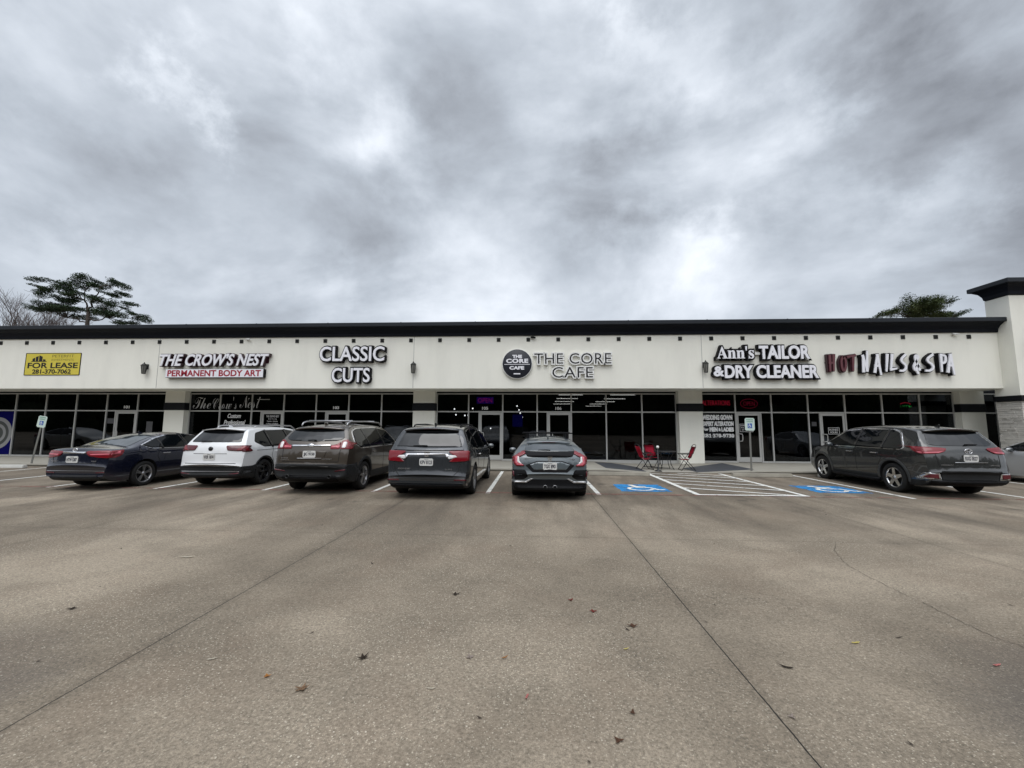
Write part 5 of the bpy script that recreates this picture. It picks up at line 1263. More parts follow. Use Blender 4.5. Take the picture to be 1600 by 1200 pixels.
        bm = bmesh.new(); box(bm, -.16, .16, y0 + .004, y0 + .012, z - .018, z - .006); mesh_obj('brake_light', bm, M['tail_dark'], o)
def s_top(s, x, y):
    hit, _, _, _ = s.bvh.ray_cast(Vector((x, y, 4)), Vector((0, 0, -1))); return hit.z if hit else s.S['H']
def arcpoly(cy, cz, r0, r1, a0=-8, a1=188, n=26):
    o = [(cy + r1 * math.cos(R(a0 + (a1 - a0) * k / n)), cz + r1 * math.sin(R(a0 + (a1 - a0) * k / n))) for k in range(n + 1)]
    i = [(cy + r0 * math.cos(R(a1 - (a1 - a0) * k / n)), cz + r0 * math.sin(R(a1 - (a1 - a0) * k / n))) for k in range(n + 1)]
    return o, i
def arch_trim(c, w=.05, mt=None, off=.012):
    S = c.S
    for ay in (S['ax'], S['ax'] + S['wb']):
        for sd in ('r', 'l'):
            bm = bmesh.new(); o, i = arcpoly(ay, S['r'] + .01, S['r'] + .058, S['r'] + .058 + w); i = i[::-1]
            c.skin(bm, sd, o + i[::-1], off, .05, .016)
            bmesh.ops.recalc_face_normals(bm, faces=bm.faces[:]); mesh_obj('arch_trim', bm, mt or M['clad'], c.root)

# ---- white suv
PW = paint('white_car_paint', (.70, .71, .72), .0, .35); 
tig = Car('parked_suv', 'white suv with black lower bumper and dark red lamps, parked right of the navy sedan', 'suv', (-8.13, -6.50, 0), R(0.5), dict(
    L=4.70, W=1.84, H=1.66, r=.352, ax=1.0, wb=2.79, roofw=.585, paint=PW, rim=M['rim_dark'], spokes=5, double=True, rr=.245, tuck=.05, clad=.56,
    top=[(0, .64), (.02, .70), (.05, .90), (.09, 1.08), (.15, 1.18), (.44, 1.50), (.52, 1.575), (.60, 1.60), (1.3, 1.65), (1.9, 1.66), (2.6, 1.62), (2.9, 1.55), (3.55, 1.14), (3.75, 1.06), (4.4, .97), (4.62, .80), (4.70, .58)],
    bot=[(0, .36), (.12, .28), (.5, .22), (4.0, .20), (4.5, .24), (4.7, .34)], plan=[(0, .93), (.5, .985), (1.2, 1.0), (3.5, 1.0), (4.2, .97), (4.7, .86)], belt=[(0, 1.08), (1, 1.06), (3.6, .98), (4.7, .8)]))
c = tig
c.part('rear_window', M['carglass'], [('b', rounded([(-.70, 1.215), (.70, 1.215), (.585, 1.515), (-.585, 1.515)], .05))])
c.part('spoiler_shade_band', M['black_gloss'], [('b', rounded([(-.60, 1.50), (.60, 1.50), (.56, 1.545), (-.56, 1.545)], .02))], off=.012)  # black strip: spoiler's shadow on the glass and its dark edge, as colour
for sd in 'rl':
    c.part('side_window', M['sideglass'], [(sd, rounded([(.60, 1.22), (.93, 1.07), (3.30, 1.05), (3.50, 1.09), (2.86, 1.48), (2.3, 1.545), (1.2, 1.535), (.78, 1.46)], .06))], off=.005)
    for q_ in (bar(2.28, 1.04, 2.20, 1.55, .10), bar(1.32, 1.04, 1.22, 1.54, .08)): c.part('door_pillar', M['black_gloss'], [(sd, q_)], off=.020)
    c.part('door_seam', M['seam'], c.line(sd, [(2.24, 1.03), (2.24, .42)], .010) + c.line(sd, [(1.36, 1.03), (1.30, .80), (1.42, .62)], .010) + c.line(sd, [(3.35, 1.02), (3.28, .42)], .010) + c.line(sd, [(.62, .985), (3.3, .965)], .012), off=.003, thick=.006)
    c.part('door_handle', PW, [(sd, rounded([(1.46, .90), (1.66, .90), (1.66, .93), (1.46, .93)], .012))], off=.03, thick=.03)
    c.part('sill_cladding', M['clad'], [(sd, [(1.45, .20), (3.36, .20), (3.36, .36), (1.45, .37)])], off=.010)
    c.part('corner_cladding', M['clad'], [(sd, [(.06, .20), (.66, .20), (.60, .56), (.06, .58)])], off=.010)
arch_trim(c, .045)
c.part('bumper_cladding', M['clad'], [('b', [(-.90, .30), (.90, .30), (.90, .575), (.70, .585), (-.70, .585), (-.90, .575)])], off=.012)
c.part('bumper_trim', M['satin'], [('b', bar(-.80, .445, .80, .445, .016))], off=.020)
c.both('reflector', M['tail_dark'], [(.55, .36), (.80, .39), (.80, .42), (.56, .385)], off=.018)
c.both('tail_light', M['tail_dark'], rounded([(.40, 1.10), (.42, 1.125), (.86, 1.13), (.89, 1.04), (.84, .985), (.70, .985), (.46, 1.00)], .02), off=.018, thick=.03)
for sd in 'rl': c.part('tail_light', M['tail_dark'], [(sd, rounded([(.17, 1.13), (.30, 1.12), (.46, .985), (.36, .96), (.17, .965)], .02))], off=.016, thick=.03)
c.both('lamp_strip', M['tail_red'], [(.66, 1.005), (.80, 1.115), (.85, 1.11), (.86, 1.06), (.78, .995)], off=.022)
for sd in 'rl': c.part('lamp_strip', M['tail_red'], [(sd, [(.18, 1.11), (.24, 1.11), (.33, 1.0), (.22, .985)])], off=.020)
c.part('tailgate_seam', M['seam'], c.line('b', [(-.47, .915), (.45, .915)], .012) + c.line('b', [(-.70, .66), (.70, .66)], .014), off=.003, thick=.006)
c.plate(.835, 'VXR 1874'); c.emblem(1.045, 'round', .058, 'black_gloss'); c.wiper(1.235, -.05, -.36)
c.badge('TSI', .50, .60, .74, .77, 'satin') if False else None
c.mirror_glass(3.30, 1.05, PW); c.rails(.55, .95, 3.0, 1.615, M['satin'], .055); c.fin(.80)
c.spoiler(.36, .66, 1.585, .60, PW, .05)

# ---- navy sedan
PN = paint('navy_car_paint', (.004, .006, .019), .25, .26)
def sedan(name, label, loc, rz, pnt, glassm, rim, plate):
    c = Car(name, label, 'sedan', loc, rz, dict(
        L=4.96, W=1.835, H=1.46, r=.338, ax=1.10, wb=2.82, roofw=.545, paint=pnt, rim=rim, spokes=5, double=True, sw=.11, rr=.24, tuck=.07, bow=.17, crown=.05, rtop=.09, shoulder=.03,
        top=[(0, .66), (.02, .72), (.05, .96), (.09, 1.06), (.16, 1.085), (.55, 1.10), (.72, 1.125), (1.2, 1.285), (1.7, 1.415), (2.05, 1.452), (2.4, 1.46), (2.9, 1.42), (3.1, 1.375), (3.8, 1.06), (4.0, 1.0), (4.6, .88), (4.88, .72), (4.96, .55)],
        bot=[(0, .36), (.15, .26), (.5, .20), (4.3, .18), (4.8, .20), (4.96, .28)], plan=[(0, .90), (.4, .97), (1.1, 1.0), (3.4, 1.0), (4.2, .96), (4.96, .80)], belt=[(0, .98), (1, 1.0), (3.7, .93), (4.96, .72)]))
    c.part('rear_window', glassm, [('t', rounded([(-.66, .74), (.66, .74), (.55, 1.62), (-.55, 1.62)], .06))], off=.006)
    for sd in 'rl':
        dlo = [(1.02, 1.115), (1.30, 1.03), (3.30, .985), (3.64, 1.02), (3.02, 1.33), (2.5, 1.395), (2.0, 1.385), (1.5, 1.28)]
        c.part('window_trim', M['chrome'], [(sd, rounded([(.97, 1.118), (1.29, 1.008), (3.32, .965), (3.70, 1.01), (3.03, 1.352), (2.5, 1.418), (1.98, 1.408), (1.48, 1.305)], .05))], off=.004)
        c.part('side_window', M['sideglass'], [(sd, rounded(dlo, .05))], off=.015)
        for q_ in (bar(2.50, .97, 2.38, 1.41, .10), bar(1.62, 1.0, 1.56, 1.30, .05)): c.part('door_pillar', M['black_gloss'], [(sd, q_)], off=.020)
        c.part('door_seam', M['seam'], c.line(sd, [(2.50, .96), (2.46, .34)], .010) + c.line(sd, [(1.50, .99), (1.44, .80), (1.56, .60)], .010) + c.line(sd, [(3.6, .96), (3.5, .34)], .010), off=.003, thick=.006)
        c.part('door_handle', M['chrome'], [(sd, rounded([(1.58, .86), (1.82, .86), (1.82, .888), (1.58, .888)], .012))], off=.028, thick=.03)
        c.part('tail_light', M['tail_red'], [(sd, rounded([(.20, 1.0), (.52, 1.02), (.42, .88), (.32, .83), (.20, .83)], .03))], off=.014, thick=.03)
        c.part('lamp_strip', M['tail_reflection'], [(sd, [(.21, .95), (.42, .985), (.40, .93), (.21, .91)])], off=.019)
    c.both('tail_light', M['tail_red'], rounded([(.31, .97), (.36, 1.005), (.80, 1.005), (.88, .98), (.84, .82), (.60, .84), (.40, .88)], .03), off=.016, thick=.03)
    c.both('lamp_strip', M['tail_reflection'], [(.42, .925), (.84, .935), (.84, .90), (.44, .90)], off=.022)
    c.part('chrome_bar', M['chrome'], [('b', rounded([(-.31, .945), (.31, .945), (.31, .985), (-.31, .985)], .015))], off=.020)
    c.part('trunk_seam', M['seam'], c.line('b', [(-.62, .835), (-.56, .70), (.56, .70), (.62, .835)], .012), off=.003, thick=.006)
    c.part('bumper_insert', M['clad'], [('b', rounded([(-.70, .26), (.70, .26), (.62, .40), (-.62, .40)], .04))], off=.010)
    c.part('bumper_trim', M['satin'], [('b', bar(-.78, .50, .78, .50, .012))], off=.008)
    c.both('reflector', M['tail_dark'], [(.56, .44), (.80, .46), (.80, .48), (.57, .465)], off=.014)
    c.plate(.795, plate); c.emblem(1.03, 'ovals', .05)
    c.badge('AVALON', -.62, -.36, .735, .765, 'satin') ; c.badge('XLE', .46, .60, .735, .765, 'satin')
    c.mirror_glass(3.32, 1.0, pnt); c.fin(1.78)
    bm = bmesh.new()
    for k in range(13):
        pass
    bm.free()
    return c
sedan('parked_sedan', 'navy blue sedan with wide red lamps and chrome bar, leftmost of the parked row', (-10.99, -7.14, 0), R(-.5), PN, M['carglass_pale'], M['rim'], 'HTW 5307')
PS = paint('silver_car_paint', (.40, .41, .42), .15, .35)
sedan('parked_sedan', 'pale silver sedan half cut by the right edge beyond the dark grey suv', (15.08, -6.50, 0), 0, PS, M['carglass'], M['rim'], 'KLB 2291')
PWP = paint('pearl_car_paint', (.60, .60, .60), .1, .35)
sedan('parked_sedan', 'white sedan far left, seen mirrored in the leftmost shop window', (-31.5, -5.2, 0), R(-84), PWP, M['carglass'], M['rim'], 'MNT 6640')

# ---- bronze grey suv with rails
PB = paint('bronze_grey_car_paint', (.066, .053, .041), .45, .28)
c = Car('parked_suv', 'bronze grey suv with roof rails and chrome bar between its lamps', 'suv', (-5.13, -7.26, 0), R(0.3), dict(
    L=5.0, W=1.93, H=1.74, r=.368, ax=1.12, wb=2.89, roofw=.62, paint=PB, rim=M['rim'], spokes=5, double=True, rr=.25, tuck=.05, clad=.70,
    top=[(0, .70), (.02, .76), (.05, .98), (.09, 1.16), (.15, 1.27), (.42, 1.565), (.50, 1.635), (.60, 1.665), (1.2, 1.725), (2.0, 1.74), (2.8, 1.70), (3.1, 1.63), (3.78, 1.22), (4.0, 1.15), (4.7, 1.03), (4.92, .85), (5.0, .62)],
    bot=[(0, .44), (.12, .36), (.5, .25), (4.3, .23), (4.85, .26), (5.0, .36)], plan=[(0, .93), (.45, .985), (1.2, 1.0), (3.7, 1.0), (4.4, .97), (5.0, .86)], belt=[(0, 1.16), (1, 1.13), (3.9, 1.03), (5, .85)]))
c.part('rear_window', M['carglass'], [('b', rounded([(-.74, 1.36), (-.60, 1.305), (0, 1.285), (.60, 1.305), (.74, 1.36), (.62, 1.60), (-.62, 1.60)], .05))])
c.part('spoiler_shade_band', M['black_gloss'], [('b', rounded([(-.62, 1.59), (.62, 1.59), (.58, 1.63), (-.58, 1.63)], .02))], off=.010)  # spoiler shadow and dark upper edge put in as one black strip
for sd in 'rl':
    c.part('window_trim', M['chrome'], [(sd, rounded([(.53, 1.22), (.78, 1.095), (3.5, 1.075), (3.80, 1.10), (3.04, 1.575), (2.2, 1.65), (.98, 1.625), (.66, 1.55)], .10))], off=.004)
    c.part('side_window', M['sideglass'], [(sd, rounded([(.60, 1.225), (.81, 1.12), (3.48, 1.10), (3.72, 1.12), (3.02, 1.545), (2.2, 1.615), (1.0, 1.592), (.72, 1.53)], .08))], off=.015)
    for q_ in (bar(2.50, 1.10, 2.42, 1.61, .10), bar(1.42, 1.11, 1.30, 1.60, .09)): c.part('door_pillar', M['black_gloss'], [(sd, q_)], off=.020)
    c.part('door_seam', M['seam'], c.line(sd, [(2.46, 1.09), (2.46, .46)], .010) + c.line(sd, [(1.50, 1.09), (1.42, .84), (1.56, .66)], .010) + c.line(sd, [(3.62, 1.08), (3.5, .46)], .010), off=.003, thick=.006)
    c.part('door_handle', PB, [(sd, rounded([(1.60, .96), (1.82, .96), (1.82, .99), (1.60, .99)], .012))], off=.03, thick=.03)
    c.part('sill_cladding', M['clad'], [(sd, [(1.60, .23), (3.55, .23), (3.55, .44), (1.60, .46)])], off=.012)
    c.part('corner_cladding', M['clad'], [(sd, [(.06, .22), (.76, .22), (.68, .62), (.60, .72), (.06, .73)])], off=.010)
    c.part('tail_light', M['tail_red'], [(sd, rounded([(.20, 1.31), (.34, 1.29), (.50, 1.235), (.34, 1.10), (.20, 1.10)], .03))], off=.015, thick=.03)
arch_trim(c, .075)
c.part('bumper_cladding', M['clad'], [('b', [(-.94, .40), (.94, .40), (.94, .725), (.80, .745), (-.80, .745), (-.94, .725)])], off=.014)
c.part('bumper_lower', M['black'], [('b', rounded([(-.70, .33), (.70, .33), (.66, .47), (-.66, .47)], .04))], off=.024)
c.both('reflector', M['tail_dark'], [(.62, .56), (.88, .60), (.88, .63), (.63, .585)], off=.022)
c.both('tail_light', M['tail_red'], rounded([(.71, 1.295), (.80, 1.325), (.93, 1.30), (.93, 1.105), (.71, 1.105)], .025), off=.018, thick=.03)
c.both('tail_light', M['tail_red'], rounded([(.49, 1.105), (.70, 1.105), (.70, 1.275), (.60, 1.215), (.49, 1.195)], .02), off=.014, thick=.03)
c.both('lamp_strip', M['tail_reflection'], [(.50, 1.135), (.70, 1.135), (.70, 1.185), (.50, 1.175)], off=.020)
c.both('lamp_strip', M['tail_clear'], rounded([(.74, 1.13), (.82, 1.13), (.84, 1.25), (.80, 1.275), (.75, 1.265)], .02), off=.023)
c.part('chrome_bar', M['chrome'], [('b', bar(-.49, 1.185, .49, 1.185, .036))], off=.020)
c.part('tailgate_seam', M['seam'], c.line('b', [(-.72, 1.10), (-.70, .80), (.70, .80), (.72, 1.10)], .012), off=.003, thick=.006)
c.part('plate_recess', PB, [('b', rounded([(-.34, .88), (.34, .88), (.42, 1.06), (-.42, 1.06)], .03))], off=.010)
c.part('plate_lip', M['satin'], [('b', bar(-.30, .885, .30, .885, .014))], off=.018)
c.plate(.985, 'JJC 9150'); c.emblem(1.19, 'oval', .062); c.wiper(1.315, -.12, .10) 
c.badge('ASCENT', .30, .56, .855, .885, 'satin'); c.badge('SUBARU', -.72, -.50, .875, .90, 'satin'); c.badge('LIMITED', -.72, -.46, .835, .855, 'satin')
for sx in (-.52, .52):
    bm = bmesh.new(); lathe(bm, [(.036, .0), (.043, .0), (.043, .14), (.036, .14)], 20, 'y', (sx, .02, .45), 0, True); mesh_obj('exhaust_tip', bm, M['dark_steel'], c.root)
c.mirror_glass(3.42, 1.12, PB); c.rails(.60, .70, 3.15, 1.70, M['satin'], .085, (1.05, 2.55)); c.fin(.85)
c.spoiler(.36, .70, 1.635, .64, PB, .05)

# ---- grey minivan
PG = paint('steel_grey_car_paint', (.038, .041, .046), .5, .26)
c = Car('parked_minivan', 'steel grey minivan with bright red lamps and chrome winged bar on the tailgate', 'minivan', (-2.32, -7.62, 0), R(-0.6), dict(
    L=5.16, W=1.99, H=1.735, r=.362, ax=1.08, wb=3.0, roofw=.66, paint=PG, rim=M['rim'], spokes=5, double=True, rr=.245, tuck=.06, crown=.05, clad=.32,
    top=[(0, .58), (.02, .64), (.045, .80), (.07, 1.0), (.11, 1.12), (.17, 1.175), (.46, 1.56), (.54, 1.635), (.64, 1.665), (1.3, 1.72), (2.2, 1.735), (3.0, 1.69), (3.3, 1.62), (4.1, 1.18), (4.3, 1.10), (4.9, .92), (5.1, .75), (5.16, .55)],
    bot=[(0, .34), (.12, .26), (.5, .20), (4.4, .18), (5.0, .20), (5.16, .3)], plan=[(0, .93), (.4, .98), (1.2, 1.0), (3.8, 1.0), (4.5, .96), (5.16, .80)], belt=[(0, 1.10), (1, 1.08), (4.1, .98), (5.16, .75)]))
c.part('rear_window', M['carglass'], [('b', rounded([(-.79, 1.19), (.79, 1.19), (.64, 1.56), (-.64, 1.56)], .04))])
c.part('spoiler_shade_band', M['black_gloss'], [('b', rounded([(-.66, 1.535), (.66, 1.535), (.62, 1.60), (-.62, 1.60)], .02))], off=.010)  # black strip paints in the spoiler's shadow and the dark top edge
for sd in 'rl':
    c.part('side_window', M['sideglass'], [(sd, rounded([(.50, 1.17), (1.55, 1.10), (3.6, 1.05), (4.02, 1.09), (3.25, 1.535), (2.4, 1.60), (1.2, 1.60), (.80, 1.55)], .06))], off=.006)
    c.part('window_trim', M['chrome'], c.line(sd, [(.52, 1.155), (1.55, 1.085), (3.6, 1.035), (3.98, 1.065)], .020) + c.line(sd, [(3.3, 1.545), (4.05, 1.095)], .020), off=.010)
    for q_ in (bar(2.78, 1.06, 2.70, 1.60, .10), bar(1.50, 1.10, 1.36, 1.60, .09)): c.part('door_pillar', M['black_gloss'], [(sd, q_)], off=.020)
    c.part('door_seam', M['seam'], c.line(sd, [(2.74, 1.05), (2.74, .34)], .010) + c.line(sd, [(1.60, 1.08), (1.56, .52)], .010) + c.line(sd, [(3.9, 1.04), (3.72, .34)], .010) + c.line(sd, [(.35, .98), (1.6, .94)], .012), off=.003, thick=.006)
    c.part('door_handle', M['chrome'], [(sd, rounded([(1.72, .93), (1.94, .93), (1.94, .958), (1.72, .958)], .012))], off=.028, thick=.03)
    c.part('tail_light', M['tail_red'], [(sd, rounded([(.20, 1.10), (.30, 1.10), (.28, .90), (.20, .87)], .03))], off=.014, thick=.03)
c.both('tail_light', M['tail_red'], rounded([(.50, 1.085), (.54, 1.10), (.95, 1.10), (.96, .88), (.60, .855), (.52, .87), (.66, .98)], .025), off=.018, thick=.03)
c.both('lamp_strip', M['tail_clear'], [(.50, .955), (.545, .93), (.70, .965), (.66, 1.00), (.52, 1.01)], off=.023)
c.both('chrome_wing', M['chrome'], [(.42, 1.018), (.45, 1.04), (.52, 1.01), (.50, .96), (.56, .915), (.50, .925), (.455, .975)], off=.024)
c.part('chrome_bar', M['chrome'], [('b', bar(-.50, 1.03, .50, 1.03, .026))], off=.020)
c.part('tailgate_ledge', M['satin'] if False else PG, [('b', rounded([(-.84, 1.115), (.84, 1.115), (.80, 1.185), (-.80, 1.185)], .02))], off=.020, thick=.03)
c.part('tailgate_seam', M['seam'], c.line('b', [(-.78, .86), (-.74, .66), (-.62, .535), (.62, .535), (.74, .66), (.78, .86)], .012), off=.003, thick=.006)
c.part('bumper_step', PG, [('b', rounded([(-.90, .36), (.90, .36), (.90, .50), (-.90, .50)], .03))], off=.022, thick=.03)
c.both('reflector', M['tail_dark'], rounded([(.64, .43), (.90, .435), (.90, .465), (.64, .46)], .01), off=.030)
c.part('bumper_lower', M['black'], [('b', [(-.84, .24), (.84, .24), (.84, .35), (-.84, .35)])], off=.010)
c.plate(.855, 'KPV 8123'); c.emblem(1.035, 'h', .062); c.wiper(1.215, -.36, -.02)
c.badge('ODYSSEY', -.66, -.34, .69, .72, 'satin'); c.badge('ELITE', .44, .60, .68, .705, 'satin')
c.mirror_glass(3.72, 1.06, PG); c.fin(.90)
c.rails(.60, 1.0, 3.1, 1.68, M['black'], .035)
c.spoiler(.36, .72, 1.63, .66, PG, .055)

# ---- grey hatchback
PH = paint('blue_grey_car_paint', (.10, .118, .128), .45, .33)
c = Car('parked_hatchback', 'blue grey hatchback with c shaped lamps and roof bars, right end of the close group', 'hatchback', (.35, -7.56, 0), R(0.4), dict(
    L=4.52, W=1.80, H=1.43, r=.325, ax=.95, wb=2.70, roofw=.515, paint=PH, rim=M['rim_dark'], spokes=5, double=True, rr=.235, tuck=.03, bow=.13, clad=.45, tw=.235, inset=-.015, rtop=.07,
    top=[(0, .62), (.02, .68), (.05, .88), (.09, 1.01), (.14, 1.065), (.22, 1.095), (.80, 1.285), (1.05, 1.345), (1.5, 1.41), (1.95, 1.43), (2.4, 1.41), (2.7, 1.34), (3.4, 1.01), (3.6, .95), (4.2, .82), (4.44, .66), (4.52, .50)],
    bot=[(0, .30), (.12, .20), (.5, .17), (4.0, .16), (4.4, .18), (4.52, .26)], plan=[(0, .93), (.4, .985), (1.0, 1.0), (3.2, 1.0), (3.9, .96), (4.52, .80)], belt=[(0, .98), (1, .98), (3.4, .90), (4.52, .68)]))
c.part('rear_window', M['carglass_pale'], [('b', rounded([(-.60, 1.10), (.60, 1.10), (.56, 1.225), (.40, 1.275), (-.40, 1.275), (-.56, 1.225)], .03))])
for sd in 'rl':
    c.part('side_window', M['sideglass'], [(sd, rounded([(.72, 1.09), (1.2, .985), (2.95, .94), (3.22, .98), (2.62, 1.29), (2.0, 1.365), (1.5, 1.345), (1.1, 1.255)], .05))], off=.006)
    c.part('door_pillar', M['black_gloss'], [(sd, bar(2.16, .93, 2.06, 1.37, .10))], off=.018)
    c.part('door_seam', M['seam'], c.line(sd, [(2.14, .93), (2.12, .34)], .010) + c.line(sd, [(1.25, .97), (1.2, .75), (1.36, .56)], .010), off=.003, thick=.006)
    c.part('door_handle', PH, [(sd, rounded([(1.42, .85), (1.62, .85), (1.62, .88), (1.42, .88)], .012))], off=.028, thick=.03)
    c.part('tail_light', M['tail_red'], [(sd, rounded([(.17, .99), (.27, .99), (.24, .86), (.17, .82)], .03))], off=.012, thick=.03)
c.both('tail_light', M['tail_red'], rounded([(.54, 1.10), (.62, 1.10), (.82, .99), (.825, .83), (.76, .775), (.60, .775), (.58, .80), (.70, .86), (.71, .97), (.54, 1.055)], .015), off=.022, thick=.035)
c.both('lamp_strip', M['tail_reflection'], [(.735, .99), (.785, .97), (.795, .85), (.75, .80), (.61, .79), (.62, .815), (.725, .85), (.745, .88)], off=.030)
c.both('lamp_strip', M['tail_clear'], rounded([(.70, .975), (.735, .985), (.745, .88), (.725, .855), (.64, .82), (.66, .86), (.69, .88)], .008), off=.027)
c.part('lower_spoiler', M['black'], [('b', rounded([(-.58, 1.085), (-.52, 1.00), (-.44, .985), (.44, .985), (.52, 1.00), (.58, 1.085), (.3, 1.075), (-.3, 1.075)], .015))], off=.034, thick=.06)
c.part('recess_surround', M['black'], [('b', rounded([(-.56, .80), (-.30, .895), (.30, .895), (.56, .80), (.40, .645), (-.40, .645)], .02))], off=.006)
c.part('plate_recess', PH, [('b', rounded([(-.46, .815), (-.28, .875), (.28, .875), (.46, .815), (.36, .70), (-.36, .70)], .02))], off=.012)
c.both('corner_vent', M['black'], rounded([(.54, .66), (.58, .70), (.84, .70), (.86, .48), (.60, .48), (.50, .54)], .02), off=.014)
c.both('vent_accent', M['satin'], [(.38, .50), (.44, .50), (.56, .44), (.86, .445), (.86, .405), (.54, .40)], off=.026, thick=.03)
c.both('reflector', M['tail_dark'], [(.815, .54), (.85, .54), (.85, .66), (.815, .66)], off=.022)
c.part('diffuser', M['black'], [('b', [(-.86, .22), (.86, .22), (.86, .40), (.54, .395), (.40, .48), (-.40, .48), (-.54, .395), (-.86, .40)])], off=.010)
for sx in (-.11, .11):
    bm = bmesh.new(); lathe(bm, [(.040, 0), (.048, 0), (.048, .16), (.04, .16)], 20, 'y', (sx, .03, .31), 0, True); mesh_obj('exhaust_tip', bm, M['satin'], c.root)
c.plate(.785, 'TGX 8901'); c.emblem(.94, 'h', .055); c.badge('CIVIC', -.58, -.40, .935, .965, 'satin'); c.badge('SPORT', .44, .58, .92, .95, 'satin')
c.wiper(1.125, -.26, .02); c.mirror_glass(2.88, .98, PH); c.fin(1.22)
c.spoiler(.74, 1.12, 1.315, .54, PH, .05)
for by in (1.55, 2.25):
    bm = bmesh.new(); zt = s_top(c, 0, by)
    tube(bm, [(-.66, by, zt + .09), (.66, by, zt + .09)], .016, 8); mesh_obj('crossbar', bm, M['black'], c.root)
    for sx in (-.52, .52):
        bm = bmesh.new(); box(bm, sx - .04, sx + .04, by - .05, by + .05, s_top(c, sx, by) - .015, zt + .076); bmesh.ops.bevel(bm, geom=bm.edges[:], offset=.015, segments=2, affect='EDGES'); mesh_obj('rack_foot', bm, M['black'], c.root)

# ---- dark grey suv at the right
PD = paint('dark_grey_car_paint', (.036, .037, .036), .45, .26)
c = Car('parked_suv', 'dark grey suv with bright five spoke wheels standing alone at the right', 'suv', (9.84, -6.62, 0), R(-1.5), dict(
    L=4.89, W=1.925, H=1.77, r=.380, ax=1.11, wb=2.79, roofw=.62, paint=PD, rim=M['rim_chrome'], spokes=5, sw=.20, rr=.262, tuck=.05, tw=.235, clad=.40,
    top=[(0, .66), (.02, .72), (.05, .94), (.09, 1.12), (.16, 1.24), (.44, 1.575), (.52, 1.66), (.64, 1.695), (1.3, 1.755), (2.0, 1.77), (2.7, 1.735), (3.0, 1.67), (3.68, 1.26), (3.9, 1.16), (4.55, 1.05), (4.80, .86), (4.89, .62)],
    bot=[(0, .40), (.12, .32), (.5, .25), (4.2, .23), (4.7, .26), (4.89, .36)], plan=[(0, .93), (.45, .985), (1.2, 1.0), (3.6, 1.0), (4.3, .97), (4.89, .84)], belt=[(0, 1.14), (1, 1.13), (3.8, 1.06), (4.89, .86)]))
c.part('rear_window', M['carglass'], [('b', rounded([(-.74, 1.29), (-.60, 1.255), (.60, 1.255), (.74, 1.29), (.60, 1.61), (-.60, 1.61)], .05))])
c.part('spoiler_shade_band', M['black_gloss'], [('b', rounded([(-.62, 1.595), (.62, 1.595), (.58, 1.655), (-.58, 1.655)], .02))], off=.010)  # painted strip for the spoiler shadow and dark glass top
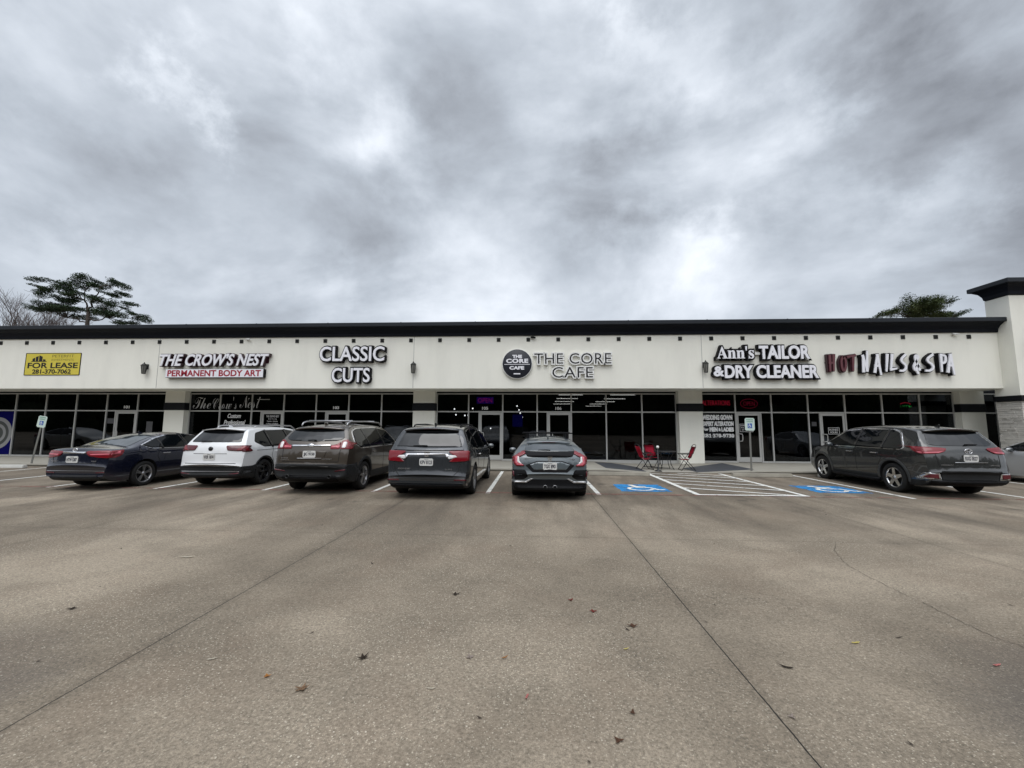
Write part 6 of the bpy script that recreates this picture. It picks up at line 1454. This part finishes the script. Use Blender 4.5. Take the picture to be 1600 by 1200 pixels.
for sd in 'rl':
    c.part('window_trim', M['chrome'], [(sd, rounded([(.70, 1.165), (.86, 1.12), (3.44, 1.115), (3.72, 1.145), (2.98, 1.61), (2.2, 1.675), (1.25, 1.665), (.98, 1.58)], .08))], off=.004)
    c.part('side_window', M['sideglass'], [(sd, rounded([(.76, 1.172), (.88, 1.14), (3.42, 1.135), (3.64, 1.16), (2.95, 1.58), (2.2, 1.645), (1.27, 1.635), (1.02, 1.555)], .06))], off=.015)
    for q_ in (bar(2.42, 1.13, 2.34, 1.645, .10), bar(1.44, 1.13, 1.36, 1.64, .09)): c.part('door_pillar', M['black_gloss'], [(sd, q_)], off=.020)
    c.part('door_seam', M['seam'], c.line(sd, [(2.38, 1.11), (2.38, .46)], .010) + c.line(sd, [(1.50, 1.11), (1.46, .86), (1.58, .68)], .010) + c.line(sd, [(3.52, 1.10), (3.42, .46)], .010), off=.003, thick=.006)
    c.part('door_handle', M['chrome'], [(sd, rounded([(1.56, .985), (1.78, .985), (1.78, 1.012), (1.56, 1.012)], .012))], off=.028, thick=.03)
    c.part('door_handle', M['chrome'], [(sd, rounded([(2.50, .97), (2.72, .97), (2.72, .998), (2.50, .998)], .012))], off=.028, thick=.03)
    c.part('sill_cladding', M['clad'], [(sd, [(1.58, .23), (3.42, .23), (3.42, .40), (1.58, .42)])], off=.010)
    c.part('tail_light', M['tail_red'], [(sd, rounded([(.20, 1.225), (.34, 1.215), (.58, 1.21), (.42, 1.10), (.30, 1.06), (.20, 1.05)], .03))], off=.015, thick=.03)
    c.part('lamp_strip', M['tail_reflection'], [(sd, [(.21, 1.095), (.38, 1.115), (.30, 1.075), (.21, 1.06)])], off=.020)
    bm = bmesh.new()
    sg = 1 if sd == 'r' else -1; tube(bm, [(sg * .93, 1.55, .29), (sg * .98, 1.75, .275), (sg * .98, 3.2, .275), (sg * .93, 3.4, .29)], .045, 8); mesh_obj('running_board', bm, M['black'], c.root)
PDa = paint('dark_grey_arch_paint', (.040, .041, .041), .3, .5, .3)
arch_trim(c, .07, PDa, .014)
c.both('tail_light', M['tail_red'], rounded([(.44, 1.185), (.50, 1.20), (.92, 1.225), (.93, 1.055), (.80, 1.055), (.62, 1.07), (.50, 1.12)], .025), off=.018, thick=.03)
c.both('lamp_strip', M['tail_reflection'], [(.52, 1.12), (.64, 1.08), (.90, 1.065), (.90, 1.09), (.66, 1.105)], off=.023)
c.part('tailgate_seam', M['seam'], c.line('b', [(-.70, 1.05), (-.68, .76), (.68, .76), (.70, 1.05)], .012), off=.003, thick=.006)
c.part('chrome_bar', M['satin'], [('b', bar(-.36, .865, .36, .865, .014))], off=.018)
c.part('bumper_cladding', M['clad'], [('b', rounded([(-.62, .43), (.62, .43), (.66, .66), (-.66, .66)], .02))], off=.016)
c.part('bumper_lower', M['black'], [('b', [(-.86, .32), (.86, .32), (.86, .425), (-.86, .425)])], off=.010)
c.both('fog_bezel', M['chrome'], rounded([(.64, .44), (.92, .46), (.92, .485), (.90, .61), (.68, .61)], .02), off=.020)
c.both('fog_lamp', M['tail_dark'], rounded([(.70, .47), (.90, .49), (.88, .585), (.71, .585)], .02), off=.026)
c.plate(.965, 'RXG 0527'); c.emblem(1.13, 'ovals', .068); c.wiper(1.285, .30, .0)
c.badge('HIGHLANDER', -.66, -.36, .79, .815, 'satin'); c.badge('LIMITED', .40, .62, .79, .815, 'satin')
c.mirror_glass(3.34, 1.15, PD); c.fin(.85)
c.spoiler(.36, .72, 1.665, .63, PD, .055)
